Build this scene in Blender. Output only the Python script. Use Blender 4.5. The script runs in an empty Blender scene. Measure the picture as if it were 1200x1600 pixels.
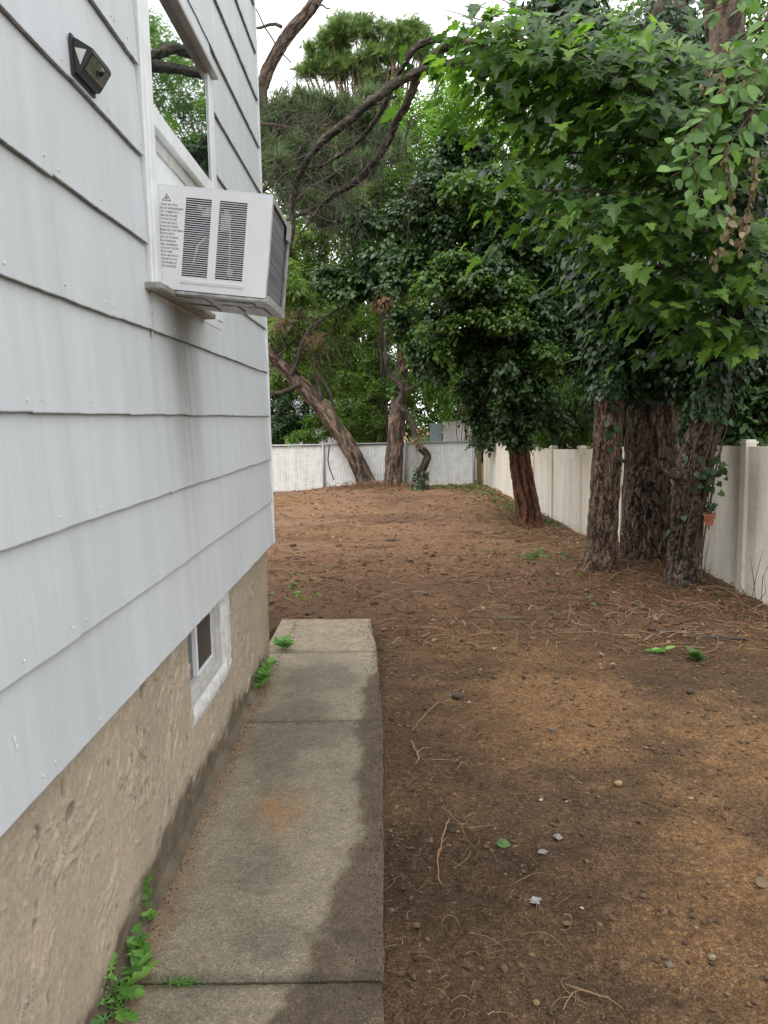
import bpy, math, random
import numpy as np
from mathutils import Vector, Matrix

S = bpy.context.scene
COL = S.collection
rad = math.radians

# ------------------------------------------------------------------ camera
F_PX, EYE, ROLL = 1215.0, 1.52, rad(1.1)
_c, _s = math.cos(ROLL), math.sin(ROLL)
_x0, _y0 = 10*_c + 147*_s, -10*_s + 147*_c
PITCH = math.atan(_y0/F_PX)
YAW = math.atan(_x0/F_PX*math.cos(PITCH))
FW = np.array([-math.sin(YAW)*math.cos(PITCH), math.cos(YAW)*math.cos(PITCH), -math.sin(PITCH)])
_r0 = np.array([math.cos(YAW), math.sin(YAW), 0.0]); _u0 = np.cross(_r0, FW)
RT = _r0*_c - _u0*_s; UP = _r0*_s + _u0*_c
EYEP = np.array([0, 0, EYE])
cam_d = bpy.data.cameras.new('camera'); cam = bpy.data.objects.new('camera', cam_d); COL.objects.link(cam)
M = Matrix.Identity(4)
for i in range(3):
    M[i][0], M[i][1], M[i][2], M[i][3] = RT[i], UP[i], -FW[i], EYEP[i]
cam.matrix_world = M
cam_d.sensor_fit = 'VERTICAL'; cam_d.sensor_height = 36; cam_d.lens = 36*F_PX/1600
cam_d.clip_start = 0.05; cam_d.clip_end = 400
S.camera = cam

# ------------------------------------------------------------------ sky, sun, exposure
W = bpy.data.worlds.new('World'); S.world = W; W.use_nodes = True
nt = W.node_tree; nt.nodes.clear()
def wn(t, **k):
    n = nt.nodes.new(t)
    for a, b in k.items(): setattr(n, a, b)
    return n
SUN_EL, SUN_ROT = rad(60), rad(212)
sky = wn('ShaderNodeTexSky', sky_type='NISHITA', sun_disc=False, sun_elevation=SUN_EL, sun_rotation=SUN_ROT)
hs = wn('ShaderNodeHueSaturation'); hs.inputs['Saturation'].default_value = 0.05
nt.links.new(sky.outputs[0], hs.inputs['Color'])
tcw = wn('ShaderNodeTexCoord'); nzw = wn('ShaderNodeTexNoise')
nzw.inputs['Scale'].default_value = 2.2; nzw.inputs['Detail'].default_value = 5
nt.links.new(tcw.outputs['Generated'], nzw.inputs['Vector'])
crw = wn('ShaderNodeValToRGB')
crw.color_ramp.elements[0].position = 0.3; crw.color_ramp.elements[0].color = (8.6, 8.75, 8.95, 1)
crw.color_ramp.elements[1].position = 0.7; crw.color_ramp.elements[1].color = (11.2, 11.3, 11.5, 1)
nt.links.new(nzw.outputs['Fac'], crw.inputs['Fac'])
mxw = wn('ShaderNodeMix', data_type='RGBA'); mxw.inputs['Factor'].default_value = 0.72
nt.links.new(hs.outputs[0], mxw.inputs[6]); nt.links.new(crw.outputs[0], mxw.inputs[7])
bgw = wn('ShaderNodeBackground'); bgw.inputs['Strength'].default_value = 0.15
nt.links.new(mxw.outputs[2], bgw.inputs['Color'])
ow = wn('ShaderNodeOutputWorld'); nt.links.new(bgw.outputs[0], ow.inputs[0])
sl = bpy.data.lights.new('sun', 'SUN'); sl.energy = 1.5; sl.angle = rad(35); sl.color = (1, 0.97, 0.92)
so = bpy.data.objects.new('sun', sl); COL.objects.link(so)
_sd = Vector((math.sin(SUN_ROT)*math.cos(SUN_EL), math.cos(SUN_ROT)*math.cos(SUN_EL), math.sin(SUN_EL)))
so.rotation_euler = _sd.to_track_quat('Z', 'Y').to_euler(); so.location = _sd*30
S.view_settings.view_transform = 'Standard'; S.view_settings.look = 'None'
S.view_settings.gamma = 1; S.view_settings.use_curve_mapping = False
S.view_settings.exposure = 0.85
S.cycles.max_bounces = 7; S.cycles.diffuse_bounces = 4; S.cycles.glossy_bounces = 3; S.cycles.transmission_bounces = 4
S.cycles.use_denoising = True; S.cycles.denoising_input_passes = 'RGB_ALBEDO_NORMAL'; S.cycles.denoising_prefilter = 'NONE'; S.cycles.caustics_reflective = False; S.cycles.caustics_refractive = False

# ------------------------------------------------------------------ picture <-> place
def ray(px, py): return FW + RT*(px-600)/F_PX + UP*(800-py)/F_PX
def at_x(px, py, X): d = ray(px, py); return EYEP + d*(X/d[0])
def at_y(px, py, Y): d = ray(px, py); return EYEP + d*(Y/d[1])
def at_z(px, py, Z): d = ray(px, py); return EYEP + d*((Z-EYE)/d[2])
def project(P):
    d = P - EYEP; w = d @ FW
    return 600 + F_PX*(d @ RT)/w, 800 - F_PX*(d @ UP)/w, w

# ------------------------------------------------------------------ numpy noise
def _hash(ix, iy, iz, seed):
    h = (ix.astype(np.int64)*374761393 + iy.astype(np.int64)*668265263 + iz.astype(np.int64)*1274126177 + seed*974634541) & 0xffffffff
    h = ((h ^ (h >> 13))*1274126177) & 0xffffffff
    h = ((h ^ (h >> 16))*668265263) & 0xffffffff
    return ((h ^ (h >> 15)) & 0xffffff)/float(0xffffff)
def vnoise(P, seed=0):
    P = np.asarray(P, float); i = np.floor(P).astype(np.int64); f = P - i; u = f*f*(3-2*f)
    r = 0
    for dx in (0, 1):
        wx = u[:, 0] if dx else 1-u[:, 0]
        for dy in (0, 1):
            wy = u[:, 1] if dy else 1-u[:, 1]
            for dz in (0, 1):
                wz = u[:, 2] if dz else 1-u[:, 2]
                r = r + wx*wy*wz*_hash(i[:, 0]+dx, i[:, 1]+dy, i[:, 2]+dz, seed)
    return r*2-1
def fbm(P, octv=4, seed=0, gain=.5, lac=2.03):
    P = np.asarray(P, float); a, t, r = 1., 0., 0
    for k in range(octv):
        r = r + a*vnoise(P, seed+k*17); t += a; P = P*lac + 3.7; a *= gain
    return r/t
def worley(P, seed=0):
    P = np.asarray(P, float); i = np.floor(P).astype(np.int64); f1 = np.full(len(P), 9.); f2 = f1.copy()
    for dx in (-1, 0, 1):
        for dy in (-1, 0, 1):
            for dz in (-1, 0, 1):
                c = i + np.array([dx, dy, dz])
                q = c + np.stack([_hash(c[:, 0], c[:, 1], c[:, 2], seed+k) for k in (1, 2, 3)], 1)
                d = np.linalg.norm(q-P, axis=1)
                f2 = np.where(d < f1, f1, np.minimum(f2, d)); f1 = np.minimum(f1, d)
    return f1, f2
def sstep(a, b, x):
    t = np.clip((x-a)/(b-a), 0, 1); return t*t*(3-2*t)
def xy0(x, y): return np.stack([x, y, np.zeros_like(x)], 1)
def norm(v): return v/np.maximum(np.linalg.norm(v, axis=-1, keepdims=True), 1e-9)

# ------------------------------------------------------------------ object helpers
LOC = {}
def tag(o, label=None, cat=None, group=None, kind=None):
    if label: o['label'] = label
    if cat: o['category'] = cat
    if group: o['group'] = group
    if kind: o['kind'] = kind
    return o
def empty(name, loc=(0, 0, 0), label=None, cat=None, group=None):
    o = bpy.data.objects.new(name, None); o.location = loc; o.empty_display_size = .1; COL.objects.link(o)
    LOC[o.name] = np.array(loc, float)
    return tag(o, label, cat, group)
def link(name, me, parent=None, loc=(0, 0, 0)):
    o = bpy.data.objects.new(name, me); COL.objects.link(o)
    if parent is not None: o.parent = parent; LOC[o.name] = LOC.get(parent.name, np.zeros(3))
    else: o.location = loc; LOC[o.name] = np.array(loc, float)
    return o
def raw_mesh(name, V, Fs, mat=None, attrs=None, smooth=False):
    """V (N,3); Fs (M,k) or a list of such arrays"""
    if not isinstance(Fs, (list, tuple)): Fs = [Fs]
    Fs = [np.asarray(f, np.int32) for f in Fs if len(f)]
    me = bpy.data.meshes.new(name); V = np.asarray(V, np.float32)
    me.vertices.add(len(V)); me.vertices.foreach_set('co', V.ravel())
    idx = np.concatenate([f.ravel() for f in Fs]); tot = np.concatenate([np.full(len(f), f.shape[1], np.int32) for f in Fs])
    me.loops.add(len(idx)); me.loops.foreach_set('vertex_index', idx)
    me.polygons.add(len(tot)); st = np.concatenate([[0], np.cumsum(tot)[:-1]]).astype(np.int32)
    me.polygons.foreach_set('loop_start', st); me.polygons.foreach_set('loop_total', tot)
    me.polygons.foreach_set('use_smooth', np.full(len(tot), bool(smooth)))
    me.update(calc_edges=True)
    for k, a in (attrs or {}).items():
        a = np.asarray(a, np.float32)
        if a.ndim == 1:
            at = me.attributes.new(k, 'FLOAT', 'POINT'); at.data.foreach_set('value', a)
        else:
            at = me.attributes.new(k, 'FLOAT_COLOR', 'POINT')
            at.data.foreach_set('color', np.concatenate([a, np.ones((len(a), 1), np.float32)], 1).ravel())
    if mat: me.materials.append(mat)
    return me
def mesh(name, V, Fs, mat, parent=None, attrs=None, smooth=False, local=False, loc=(0, 0, 0)):
    V = np.asarray(V, float)
    if not local: V = V - (LOC.get(parent.name, np.zeros(3)) if parent is not None else np.array(loc, float))
    return link(name, raw_mesh(name, V, Fs, mat, attrs, smooth), parent, loc)

QF = np.array([[0, 3, 2, 1], [4, 5, 6, 7], [0, 1, 5, 4], [1, 2, 6, 5], [2, 3, 7, 6], [3, 0, 4, 7]])
def boxv(x0, x1, y0, y1, z0, z1):
    return np.array([[x0, y0, z0], [x1, y0, z0], [x1, y1, z0], [x0, y1, z0], [x0, y0, z1], [x1, y0, z1], [x1, y1, z1], [x0, y1, z1]], float)
class MB:
    def __init__(s): s.V = []; s.Q = []; s.T = []; s.n = 0; s.A = []
    def add(s, V, Q=None, T=None, a=0.):
        V = np.asarray(V, float); s.V.append(V)
        if Q is not None and len(Q): s.Q.append(np.asarray(Q)+s.n)
        if T is not None and len(T): s.T.append(np.asarray(T)+s.n)
        s.A.append(np.full(len(V), a) if np.isscalar(a) else np.asarray(a)); s.n += len(V); return s
    def box(s, *b, a=0.): return s.add(boxv(*b), QF, a=a)
    def bbox(s, x0, x1, y0, y1, z0, z1, r=.004):      # box with chamfered edges
        c = []; V = []
        for sx in (0, 1):
            for sy in (0, 1):
                for sz in (0, 1):
                    p = np.array([(x0, x1)[sx], (y0, y1)[sy], (z0, z1)[sz]], float)
                    d = np.array([1-2*sx, 1-2*sy, 1-2*sz])*r
                    for k in range(3):
                        q = p + d; q[k] = p[k]; V.append(q)
        i = lambda sx, sy, sz, k: ((sx*2+sy)*2+sz)*3+k
        Q = []; T = []
        for k in range(3):
            a, b = [j for j in range(3) if j != k]
            for sk in (0, 1):
                def idx(sa, sb):
                    t = [0, 0, 0]; t[k] = sk; t[a] = sa; t[b] = sb; return i(*t, k)
                q = [idx(0, 0), idx(1, 0), idx(1, 1), idx(0, 1)]
                flip = (sk == 0) != (k == 1); Q.append(q[::-1] if flip else q)
        for k in range(3):
            a, b = [j for j in range(3) if j != k]
            for sa in (0, 1):
                for sb in (0, 1):
                    def e(sk, f):
                        t = [0, 0, 0]; t[k] = sk; t[a] = sa; t[b] = sb; return i(*t, f)
                    Q.append([e(0, a), e(1, a), e(1, b), e(0, b)])
        for sx in (0, 1):
            for sy in (0, 1):
                for sz in (0, 1): T.append([i(sx, sy, sz, 0), i(sx, sy, sz, 1), i(sx, sy, sz, 2)])
        return s.add(np.array(V), np.array(Q), np.array(T))
    def tube(s, P, r, n=6, a=0., cap=True):
        V, Q = tube_arrays(np.asarray(P, float), r, n)
        T = []
        if cap:
            m = len(V); V = np.concatenate([V, [P[0]], [P[-1]]])
            T = [[m, (k+1) % n, k] for k in range(n)] + [[m+1, m-n+k, m-n+(k+1) % n] for k in range(n)]
        return s.add(V, Q, T, a)
    def build(s, name, mat, parent=None, smooth=False, local=False, loc=(0, 0, 0)):
        fs = []
        if s.Q: fs.append(np.concatenate(s.Q))
        if s.T: fs.append(np.concatenate(s.T))
        return mesh(name, np.concatenate(s.V), fs, mat, parent, {'tint': np.concatenate(s.A)}, smooth, local, loc)
def frames(P):
    T = np.gradient(P, axis=0); T = norm(T)
    ref = np.array([0, 1, 0.]) if abs(T[0, 1]) < .8 else np.array([1, 0, 0.])
    N = np.zeros_like(P); n = np.cross(T[0], ref); n /= np.linalg.norm(n)
    for k in range(len(P)):
        n = n - T[k]*(n @ T[k]); n /= np.linalg.norm(n); N[k] = n
    return T, N, np.cross(T, N)
def ringq(m, n):
    a = np.arange(m-1)[:, None]*n; k = np.arange(n)[None, :]; k2 = (k+1) % n
    return np.stack([a+k, a+k2, a+n+k2, a+n+k], 2).reshape(-1, 4)
def tube_arrays(P, r, n):
    r = np.broadcast_to(np.asarray(r, float), (len(P),)); T, N, B = frames(P)
    th = np.arange(n)/n*2*np.pi
    V = P[:, None] + (N[:, None]*np.cos(th)[None, :, None] + B[:, None]*np.sin(th)[None, :, None])*r[:, None, None]
    return V.reshape(-1, 3), ringq(len(P), n)
def spline(P, step):
    P = np.asarray(P, float)
    Q = np.concatenate([[2*P[0]-P[1]], P, [2*P[-1]-P[-2]]]); out = []
    for i in range(1, len(Q)-2):
        m = max(2, int(np.linalg.norm(Q[i+1, :3]-Q[i, :3])/step)); t = (np.arange(m)/m)[:, None]
        a, b, c, d = Q[i-1], Q[i], Q[i+1], Q[i+2]
        out.append(.5*((2*b) + (c-a)*t + (2*a-5*b+4*c-d)*t*t + (3*b-a-3*c+d)*t**3))
    out.append(Q[-2][None]); return np.concatenate(out)

# ------------------------------------------------------------------ materials
def material(name):
    m = bpy.data.materials.new(name); m.use_nodes = True; n = m.node_tree
    return m, n, n.nodes['Principled BSDF']
def add(n, t, ins=None, **k):
    o = n.nodes.new(t)
    for a, b in k.items(): setattr(o, a, b)
    for a, b in (ins or {}).items():
        if isinstance(b, bpy.types.NodeSocket): n.links.new(b, o.inputs[a])
        else: o.inputs[a].default_value = b
    return o
def coords(n, scale=(1, 1, 1)):
    g = add(n, 'ShaderNodeNewGeometry'); mp = add(n, 'ShaderNodeMapping', {'Vector': g.outputs['Position'], 'Scale': scale})
    return mp.outputs[0]
def noise(n, vec, scale, detail=4, rough=.55, dist=0):
    return add(n, 'ShaderNodeTexNoise', {'Vector': vec, 'Scale': scale, 'Detail': detail, 'Roughness': rough, 'Distortion': dist}).outputs['Fac']
def ramp(n, fac, stops):
    r = add(n, 'ShaderNodeValToRGB', {'Fac': fac}); e = r.color_ramp.elements
    while len(e) < len(stops): e.new(.5)
    for k, (p, c) in enumerate(stops):
        e[k].position = p; e[k].color = (*c, 1) if len(c) == 3 else c
    return r.outputs[0]
def mixc(n, f, a, b, mode='MIX'):
    x = add(n, 'ShaderNodeMix', data_type='RGBA', blend_type=mode)
    for i, v in ((0, f), (6, a), (7, b)):
        if isinstance(v, bpy.types.NodeSocket): n.links.new(v, x.inputs[i])
        else: x.inputs[i].default_value = v if i == 0 else (*v, 1)
    return x.outputs[2]
def bump(n, p, h, dist, strength=1., prev=None):
    b = add(n, 'ShaderNodeBump', {'Height': h, 'Distance': dist, 'Strength': strength})
    if prev: n.links.new(prev, b.inputs['Normal'])
    n.links.new(b.outputs[0], p.inputs['Normal']); return b.outputs[0]
def grey(v): return (v, v, v)
def simple(name, col, rough=.5, metal=0., nscale=30, amt=.15, bumpd=0., spec=.5):
    m, n, p = material(name); c = coords(n)
    f = noise(n, c, nscale, 5)
    n.links.new(mixc(n, 1., ramp(n, f, [(.3, grey(1-amt)), (.7, grey(1+amt*.3))]), col, 'MULTIPLY'), p.inputs['Base Color'])
    p.inputs['Roughness'].default_value = rough; p.inputs['Metallic'].default_value = metal
    p.inputs['Specular IOR Level'].default_value = spec
    if bumpd: bump(n, p, f, bumpd)
    return m

def leaf_mat(name, dark, mid, light, rough=.42, trans=.35):
    m, n, p = material(name)
    a = add(n, 'ShaderNodeAttribute', attribute_name='tint').outputs['Fac']
    r = add(n, 'ShaderNodeObjectInfo').outputs['Random']
    f = add(n, 'ShaderNodeMath', {0: a, 1: r}, operation='ADD').outputs[0]
    f = add(n, 'ShaderNodeMath', {0: f, 1: 1.}, operation='MODULO').outputs[0]
    c = ramp(n, f, [(.0, dark), (.55, mid), (1., light)])
    v = noise(n, coords(n), 60, 3)
    c = mixc(n, .35, c, ramp(n, v, [(.3, grey(.6)), (.7, grey(1.3))]), 'MULTIPLY')
    n.links.new(c, p.inputs['Base Color']); p.inputs['Roughness'].default_value = rough
    p.inputs['Specular IOR Level'].default_value = .35
    t = add(n, 'ShaderNodeBsdfTranslucent', {'Color': mixc(n, 1., c, (1.5, 1.7, .75), 'MULTIPLY')})
    x = add(n, 'ShaderNodeMixShader', {0: trans, 1: p.outputs[0], 2: t.outputs[0]})
    n.links.new(x.outputs[0], n.nodes['Material Output'].inputs[0]); return m

def bark_mat(name, dark, mid, light, moss=None, scale=22.):
    m, n, p = material(name); c = coords(n, (1, 1, .7))
    f = noise(n, c, scale*2., 6, .7); g = noise(n, coords(n), 5, 4)
    a = add(n, 'ShaderNodeAttribute', attribute_name='tint').outputs['Fac']
    q = add(n, 'ShaderNodeMath', {0: f, 1: a}, operation='ADD').outputs[0]
    k = ramp(n, q, [(.30, dark), (.62, mid), (1.05 if False else .98, light)])
    k = mixc(n, ramp(n, g, [(.5, grey(0)), (.75, grey(.45))]), k, moss or tuple(x*.55 for x in mid))
    n.links.new(k, p.inputs['Base Color']); p.inputs['Roughness'].default_value = .9; p.inputs['Specular IOR Level'].default_value = .2
    bump(n, p, f, .020); return m

# siding shingle: painted fibre cement with combed vertical grain
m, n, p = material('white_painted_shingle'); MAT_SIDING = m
v = coords(n, (1, 130, 2.)); w1 = noise(n, v, 1., 4, .7)
v2 = coords(n, (1, 14, .8)); w2 = noise(n, v2, 1., 5, .6)
big = noise(n, coords(n), 1.6, 5)
ri = add(n, 'ShaderNodeObjectInfo').outputs['Random']
c = mixc(n, 1., ramp(n, w1, [(.25, (.572, .600, .628)), (.6, (.602, .632, .660))]), ramp(n, w2, [(.3, (.90, .905, .90)), (.65, grey(1.))]), 'MULTIPLY')
c = mixc(n, 1., c, ramp(n, big, [(.3, (.93, .93, .91)), (.65, grey(1.))]), 'MULTIPLY')
c = mixc(n, 1., c, ramp(n, ri, [(0., (.962, .962, .960)), (1., grey(1.01))]), 'MULTIPLY')
# grime along each butt edge: height within the course, from the shingle's own vertices
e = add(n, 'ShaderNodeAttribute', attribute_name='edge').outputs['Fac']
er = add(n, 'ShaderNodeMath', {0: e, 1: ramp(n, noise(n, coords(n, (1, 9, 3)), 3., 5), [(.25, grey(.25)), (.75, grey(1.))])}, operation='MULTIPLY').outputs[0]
sx = add(n, 'ShaderNodeSeparateXYZ', {'Vector': add(n, 'ShaderNodeNewGeometry').outputs['Position']})
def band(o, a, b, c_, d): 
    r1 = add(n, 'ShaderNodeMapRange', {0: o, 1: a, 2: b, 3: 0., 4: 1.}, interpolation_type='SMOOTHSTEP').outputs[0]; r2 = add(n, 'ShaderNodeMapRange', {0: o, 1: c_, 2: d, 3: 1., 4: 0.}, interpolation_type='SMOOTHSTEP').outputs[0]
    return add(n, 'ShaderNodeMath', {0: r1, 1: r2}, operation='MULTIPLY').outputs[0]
grime_shade = add(n, 'ShaderNodeMath', {0: band(sx.outputs[1], 2.68, 2.82, 3.02, 3.16), 1: band(sx.outputs[2], .95, 1.75, 2.0, 2.02)}, operation='MULTIPLY').outputs[0]
grime_shade = add(n, 'ShaderNodeMath', {0: grime_shade, 1: ramp(n, noise(n, coords(n, (1, 16, .6)), 1.5, 4, .6), [(.3, grey(.15)), (.65, grey(.62))])}, operation='MULTIPLY').outputs[0]
c = mixc(n, grime_shade, c, (.20, .20, .185))        # grey grime streaks below the air conditioner, with its soft shade painted in
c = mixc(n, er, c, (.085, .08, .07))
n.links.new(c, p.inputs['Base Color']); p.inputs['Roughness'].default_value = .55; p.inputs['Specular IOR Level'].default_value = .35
bump(n, p, w1, .0008)
MAT_TRIM = simple('white_trim_paint', (.74, .76, .77), .4, nscale=14, amt=.10)
MAT_CAULK = simple('cracked_caulk', (.42, .40, .37), .8, nscale=40, amt=.6, bumpd=.004)
MAT_NAIL = simple('painted_nail', (.72, .74, .75), .5)
MAT_SILL = simple('weathered_sill', (.33, .31, .28), .7, nscale=25, amt=.45, bumpd=.003)
MAT_DARKGAP = simple('dark_gap', (.03, .03, .03), .9)
MAT_ROOF = simple('asphalt_roof', (.07, .065, .06), .9, nscale=60, amt=.5)

def vcol(name, fine, famt, rough, bump1, bump2, bs=(60, 220), spec=.25, crumb=0, camt=.4):
    m, n, p = material(name); a = add(n, 'ShaderNodeAttribute', attribute_name='col').outputs['Color']; c = coords(n)
    f = noise(n, c, fine, 6, .7)
    k = mixc(n, 1., a, ramp(n, f, [(.34, grey(1-famt)), (.66, grey(1+famt))]), 'MULTIPLY')
    k = mixc(n, 1., k, ramp(n, noise(n, c, fine*.28, 5, .7), [(.3, grey(1-famt*.7)), (.7, grey(1+famt*.6))]), 'MULTIPLY')
    if crumb:
        vo = add(n, 'ShaderNodeTexVoronoi', {'Vector': c, 'Scale': crumb}); hv = add(n, 'ShaderNodeSeparateColor', {'Color': vo.outputs['Color']}).outputs[0]
        k = mixc(n, 1., k, ramp(n, hv, [(0., grey(1-camt)), (.75, grey(1.)), (1., grey(1+camt*1.1))]), 'MULTIPLY')
        v2 = add(n, 'ShaderNodeTexVoronoi', {'Vector': c, 'Scale': crumb*.36}); hv2 = add(n, 'ShaderNodeSeparateColor', {'Color': v2.outputs['Color']}).outputs[0]
        k = mixc(n, .6, k, ramp(n, hv2, [(0., grey(1-camt)), (.8, grey(1.)), (1., grey(1+camt))]), 'MULTIPLY')
    n.links.new(k, p.inputs['Base Color']); p.inputs['Roughness'].default_value = rough; p.inputs['Specular IOR Level'].default_value = spec
    b = bump(n, p, noise(n, c, bs[0], 5, .65), bump1)
    bump(n, p, noise(n, c, bs[1], 3, .6), bump2, prev=b)
    return m, n, p, k
MAT_SOIL = vcol('raked_bare_soil', 140, .55, .95, .016, .005, (55, 240), crumb=170, camt=.32)[0]
MAT_STUCCO = vcol('rough_tan_stucco', 70, .14, .9, .004, .0012, (45, 200))[0]
m, n, p, k = vcol('stained_concrete', 110, .30, .85, .003, .0015, (90, 320), crumb=330, camt=.22); MAT_CONC = m
vo = add(n, 'ShaderNodeTexVoronoi', {'Vector': coords(n), 'Scale': 210.}); h = vo.outputs['Distance']
sp = add(n, 'ShaderNodeMath', {0: ramp(n, h, [(.10, grey(1)), (.30, grey(0))]), 1: ramp(n, noise(n, coords(n), 9, 4), [(.45, grey(.0)), (.6, grey(.75))])}, operation='MULTIPLY').outputs[0]
n.links.new(mixc(n, sp, k, (.52, .45, .33)), p.inputs['Base Color'])

MAT_LITTER_ROOT, n, p = material('pale_roots')
a = add(n, 'ShaderNodeAttribute', attribute_name='tint').outputs['Fac']
n.links.new(ramp(n, a, [(0, (.07, .035, .02)), (.45, (.17, .09, .045)), (.8, (.28, .16, .085)), (1, (.40, .28, .18))]), p.inputs['Base Color']); p.inputs['Roughness'].default_value = .85
MAT_CLOD, n, p = material('soil_clods')
a = add(n, 'ShaderNodeAttribute', attribute_name='tint').outputs['Fac']
n.links.new(ramp(n, a, [(0, (.055, .035, .021)), (.6, (.11, .067, .038)), (.92, (.17, .10, .05)), (1, (.24, .155, .085))]), p.inputs['Base Color']); p.inputs['Roughness'].default_value = .95
bump(n, p, noise(n, coords(n), 300, 4), .003)
MAT_STONE, n, p = material('pale_pebbles')
a = add(n, 'ShaderNodeAttribute', attribute_name='tint').outputs['Fac']
n.links.new(ramp(n, a, [(0, (.12, .085, .055)), (.6, (.23, .165, .105)), (1, (.40, .33, .24))]), p.inputs['Base Color']); p.inputs['Roughness'].default_value = .8

MAT_MAPLE = leaf_mat('maple_leaf', (.022, .050, .017), (.068, .138, .029), (.165, .285, .050), .40, .45)
MAT_IVY = leaf_mat('ivy_leaf', (.016, .036, .016), (.030, .066, .024), (.055, .12, .035), .30, .15)
MAT_VINE = leaf_mat('round_vine_leaf', (.07, .145, .04), (.115, .22, .055), (.16, .29, .075), .4, .4)
MAT_DEAD = leaf_mat('dry_leaf', (.15, .11, .07), (.25, .19, .125), (.38, .31, .22), .8, .25)
MAT_RUST = leaf_mat('rusty_dead_leaf', (.13, .085, .05), (.21, .14, .085), (.30, .22, .14), .8, .3)
MAT_BRIGHT = leaf_mat('bright_leaf', (.07, .14, .03), (.125, .23, .046), (.20, .33, .07), .45, .45)
MAT_MID = leaf_mat('mid_green_leaf', (.044, .090, .025), (.082, .152, .037), (.14, .228, .055), .42, .38)
MAT_OLIVE = leaf_mat('olive_leaf', (.085, .145, .036), (.15, .235, .058), (.23, .33, .09), .45, .45)
MAT_DEEP = leaf_mat('deep_green_leaf', (.018, .040, .015), (.034, .069, .022), (.062, .122, .033), .4, .22)
MAT_PINE = leaf_mat('pine_needle', (.085, .145, .045), (.15, .23, .068), (.22, .31, .095), .5, .2)
MAT_PINEGREY = leaf_mat('grey_green_needle', (.09, .14, .075), (.15, .21, .11), (.22, .28, .155), .5, .2)
MAT_WEED = leaf_mat('weed_leaf', (.08, .19, .045), (.14, .30, .065), (.21, .39, .09), .45, .35)
MAT_BARK_BROWN = bark_mat('brown_plated_bark', (.045, .030, .021), (.205, .140, .100), (.38, .28, .205))
MAT_BARK_DARK = bark_mat('dark_plated_bark', (.030, .022, .017), (.155, .112, .085), (.33, .25, .19))
MAT_BARK_RED = bark_mat('red_fibrous_bark', (.035, .015, .010), (.125, .055, .034), (.24, .13, .08), scale=30)
MAT_BARK_GREY = bark_mat('grey_brown_bark', (.024, .020, .017), (.085, .07, .057), (.19, .162, .135), (.09, .095, .06))
MAT_STEM = bark_mat('vine_stem', (.07, .045, .03), (.17, .115, .075), (.30, .22, .15))

# ------------------------------------------------------------------ ground
GC = np.array([(-.4, 3, -.015), (.5, 2, -.012), (1.5, 3, -.02), (1, 5, -.045), (0, 6, -.04), (2.5, 4, -.06), (3.16, 6.9, -.10), (2.6, 8, .0),
    (2.04, 7.6, -.05), (2.7, 7.1, -.05), (2.8, 11.4, -.26), (2, 11.2, -.08), (2.67, 12.9, -.19), (2.2, 18.4, -.09), (0, 17.9, -.05), (-.6, 18.3, -.05),
    (.65, 17.2, -.07), (.3, 18.6, -.15), (-2.8, 18.5, -.18), (-2.5, 12, -.14), (0, 12, -.13), (0, 9, -.09), (-2.5, 7, -.06), (3.2, 6.2, -.16),
    (3.2, 4, -.12), (1, 15, -.13), (-8, 12, -.15), (8, 8, -.2), (8, 18, -.2), (0, 30, -.2), (-10, 30, -.2), (10, 30, -.2), (0, -4, -.02), (8, -4, -.1)])
def ground_base(x, y):
    x = np.asarray(x, float); y = np.asarray(y, float); num = 0; den = 0
    for a, b, c in GC:
        w = 1/((x-a)**2 + (y-b)**2 + .08)**1.3; num = num + w*c; den = den + w
    return num/den
def path_edge(y):
    return np.interp(y, [-2, 1.8, 2.3, 3, 3.75, 4.93, 5.79], [-.04, -.044, -.048, -.056, -.066, -.111, -.174])
def ground(x, y):
    x = np.asarray(x, float); y = np.asarray(y, float)
    z = ground_base(x, y)
    near = np.clip(1-(np.hypot(x-1, y-3)-14)/10, 0, 1)
    z = z + near*(.020*fbm(xy0(x*1.3, y*1.9), 4, 5) + .013*fbm(xy0(x*6, y*7.5), 3, 9))
    d = x - path_edge(y); e = np.where(y > 5.8, np.maximum(d, y-5.8), d)
    under = np.where((y < 5.86) & (x > -.9), 1-sstep(-.034, -.010, e), 0)
    lip = np.where((y < 6.1), np.exp(-(np.maximum(e, 0)/.05)**2), 0)
    return z - .10*under - .004*lip
def axis(parts):
    out = [np.array([parts[0][0]])]
    for a, b, s in parts:
        m = max(1, int(round((b-a)/s))); out.append(a + (b-a)*(np.arange(m)+1)/m)
    return np.concatenate(out)
gx = axis([(-90, -20, 10), (-20, -5, 1.5), (-5, -2.9, .1), (-2.9, -.75, .035), (-.75, -.2, .02), (-.2, 2., .0115), (2., 3.4, .022), (3.4, 6, .25), (6, 20, 2), (20, 90, 10)])
ys = [1.5]
while ys[-1] < 19: ys.append(ys[-1] + max(.0075, .0062*ys[-1]))
gy = np.concatenate([axis([(-60, -10, 10), (-10, 1.0, 1.), (1.0, 1.45, .03)]), np.array(ys), axis([(19.4, 30, 1.2), (30, 120, 10)])])
GX, GY = np.meshgrid(gx, gy); fx, fy = GX.ravel(), GY.ravel()
gz = ground(fx, fy)
act = (fx > -3) & (fx < 3.5) & (fy > 1.3) & (fy < 19.2)
q = xy0(fx[act], fy[act])
d1, d2 = worley(q*np.array([16, 16, 1]), 3); d3, _ = worley(q*np.array([42, 42, 1]), 8)
amp = .35 + .65*sstep(-.3, .35, fbm(q*1.1, 3, 21))
lump = (.55-d1)*.016*amp + (.5-d3)*.008 + .010*fbm(q*24, 3, 31)
notpath = ((q[:, 0]-path_edge(q[:, 1])) > .0) | (q[:, 1] > 5.8) | (q[:, 0] < -.9)
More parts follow.
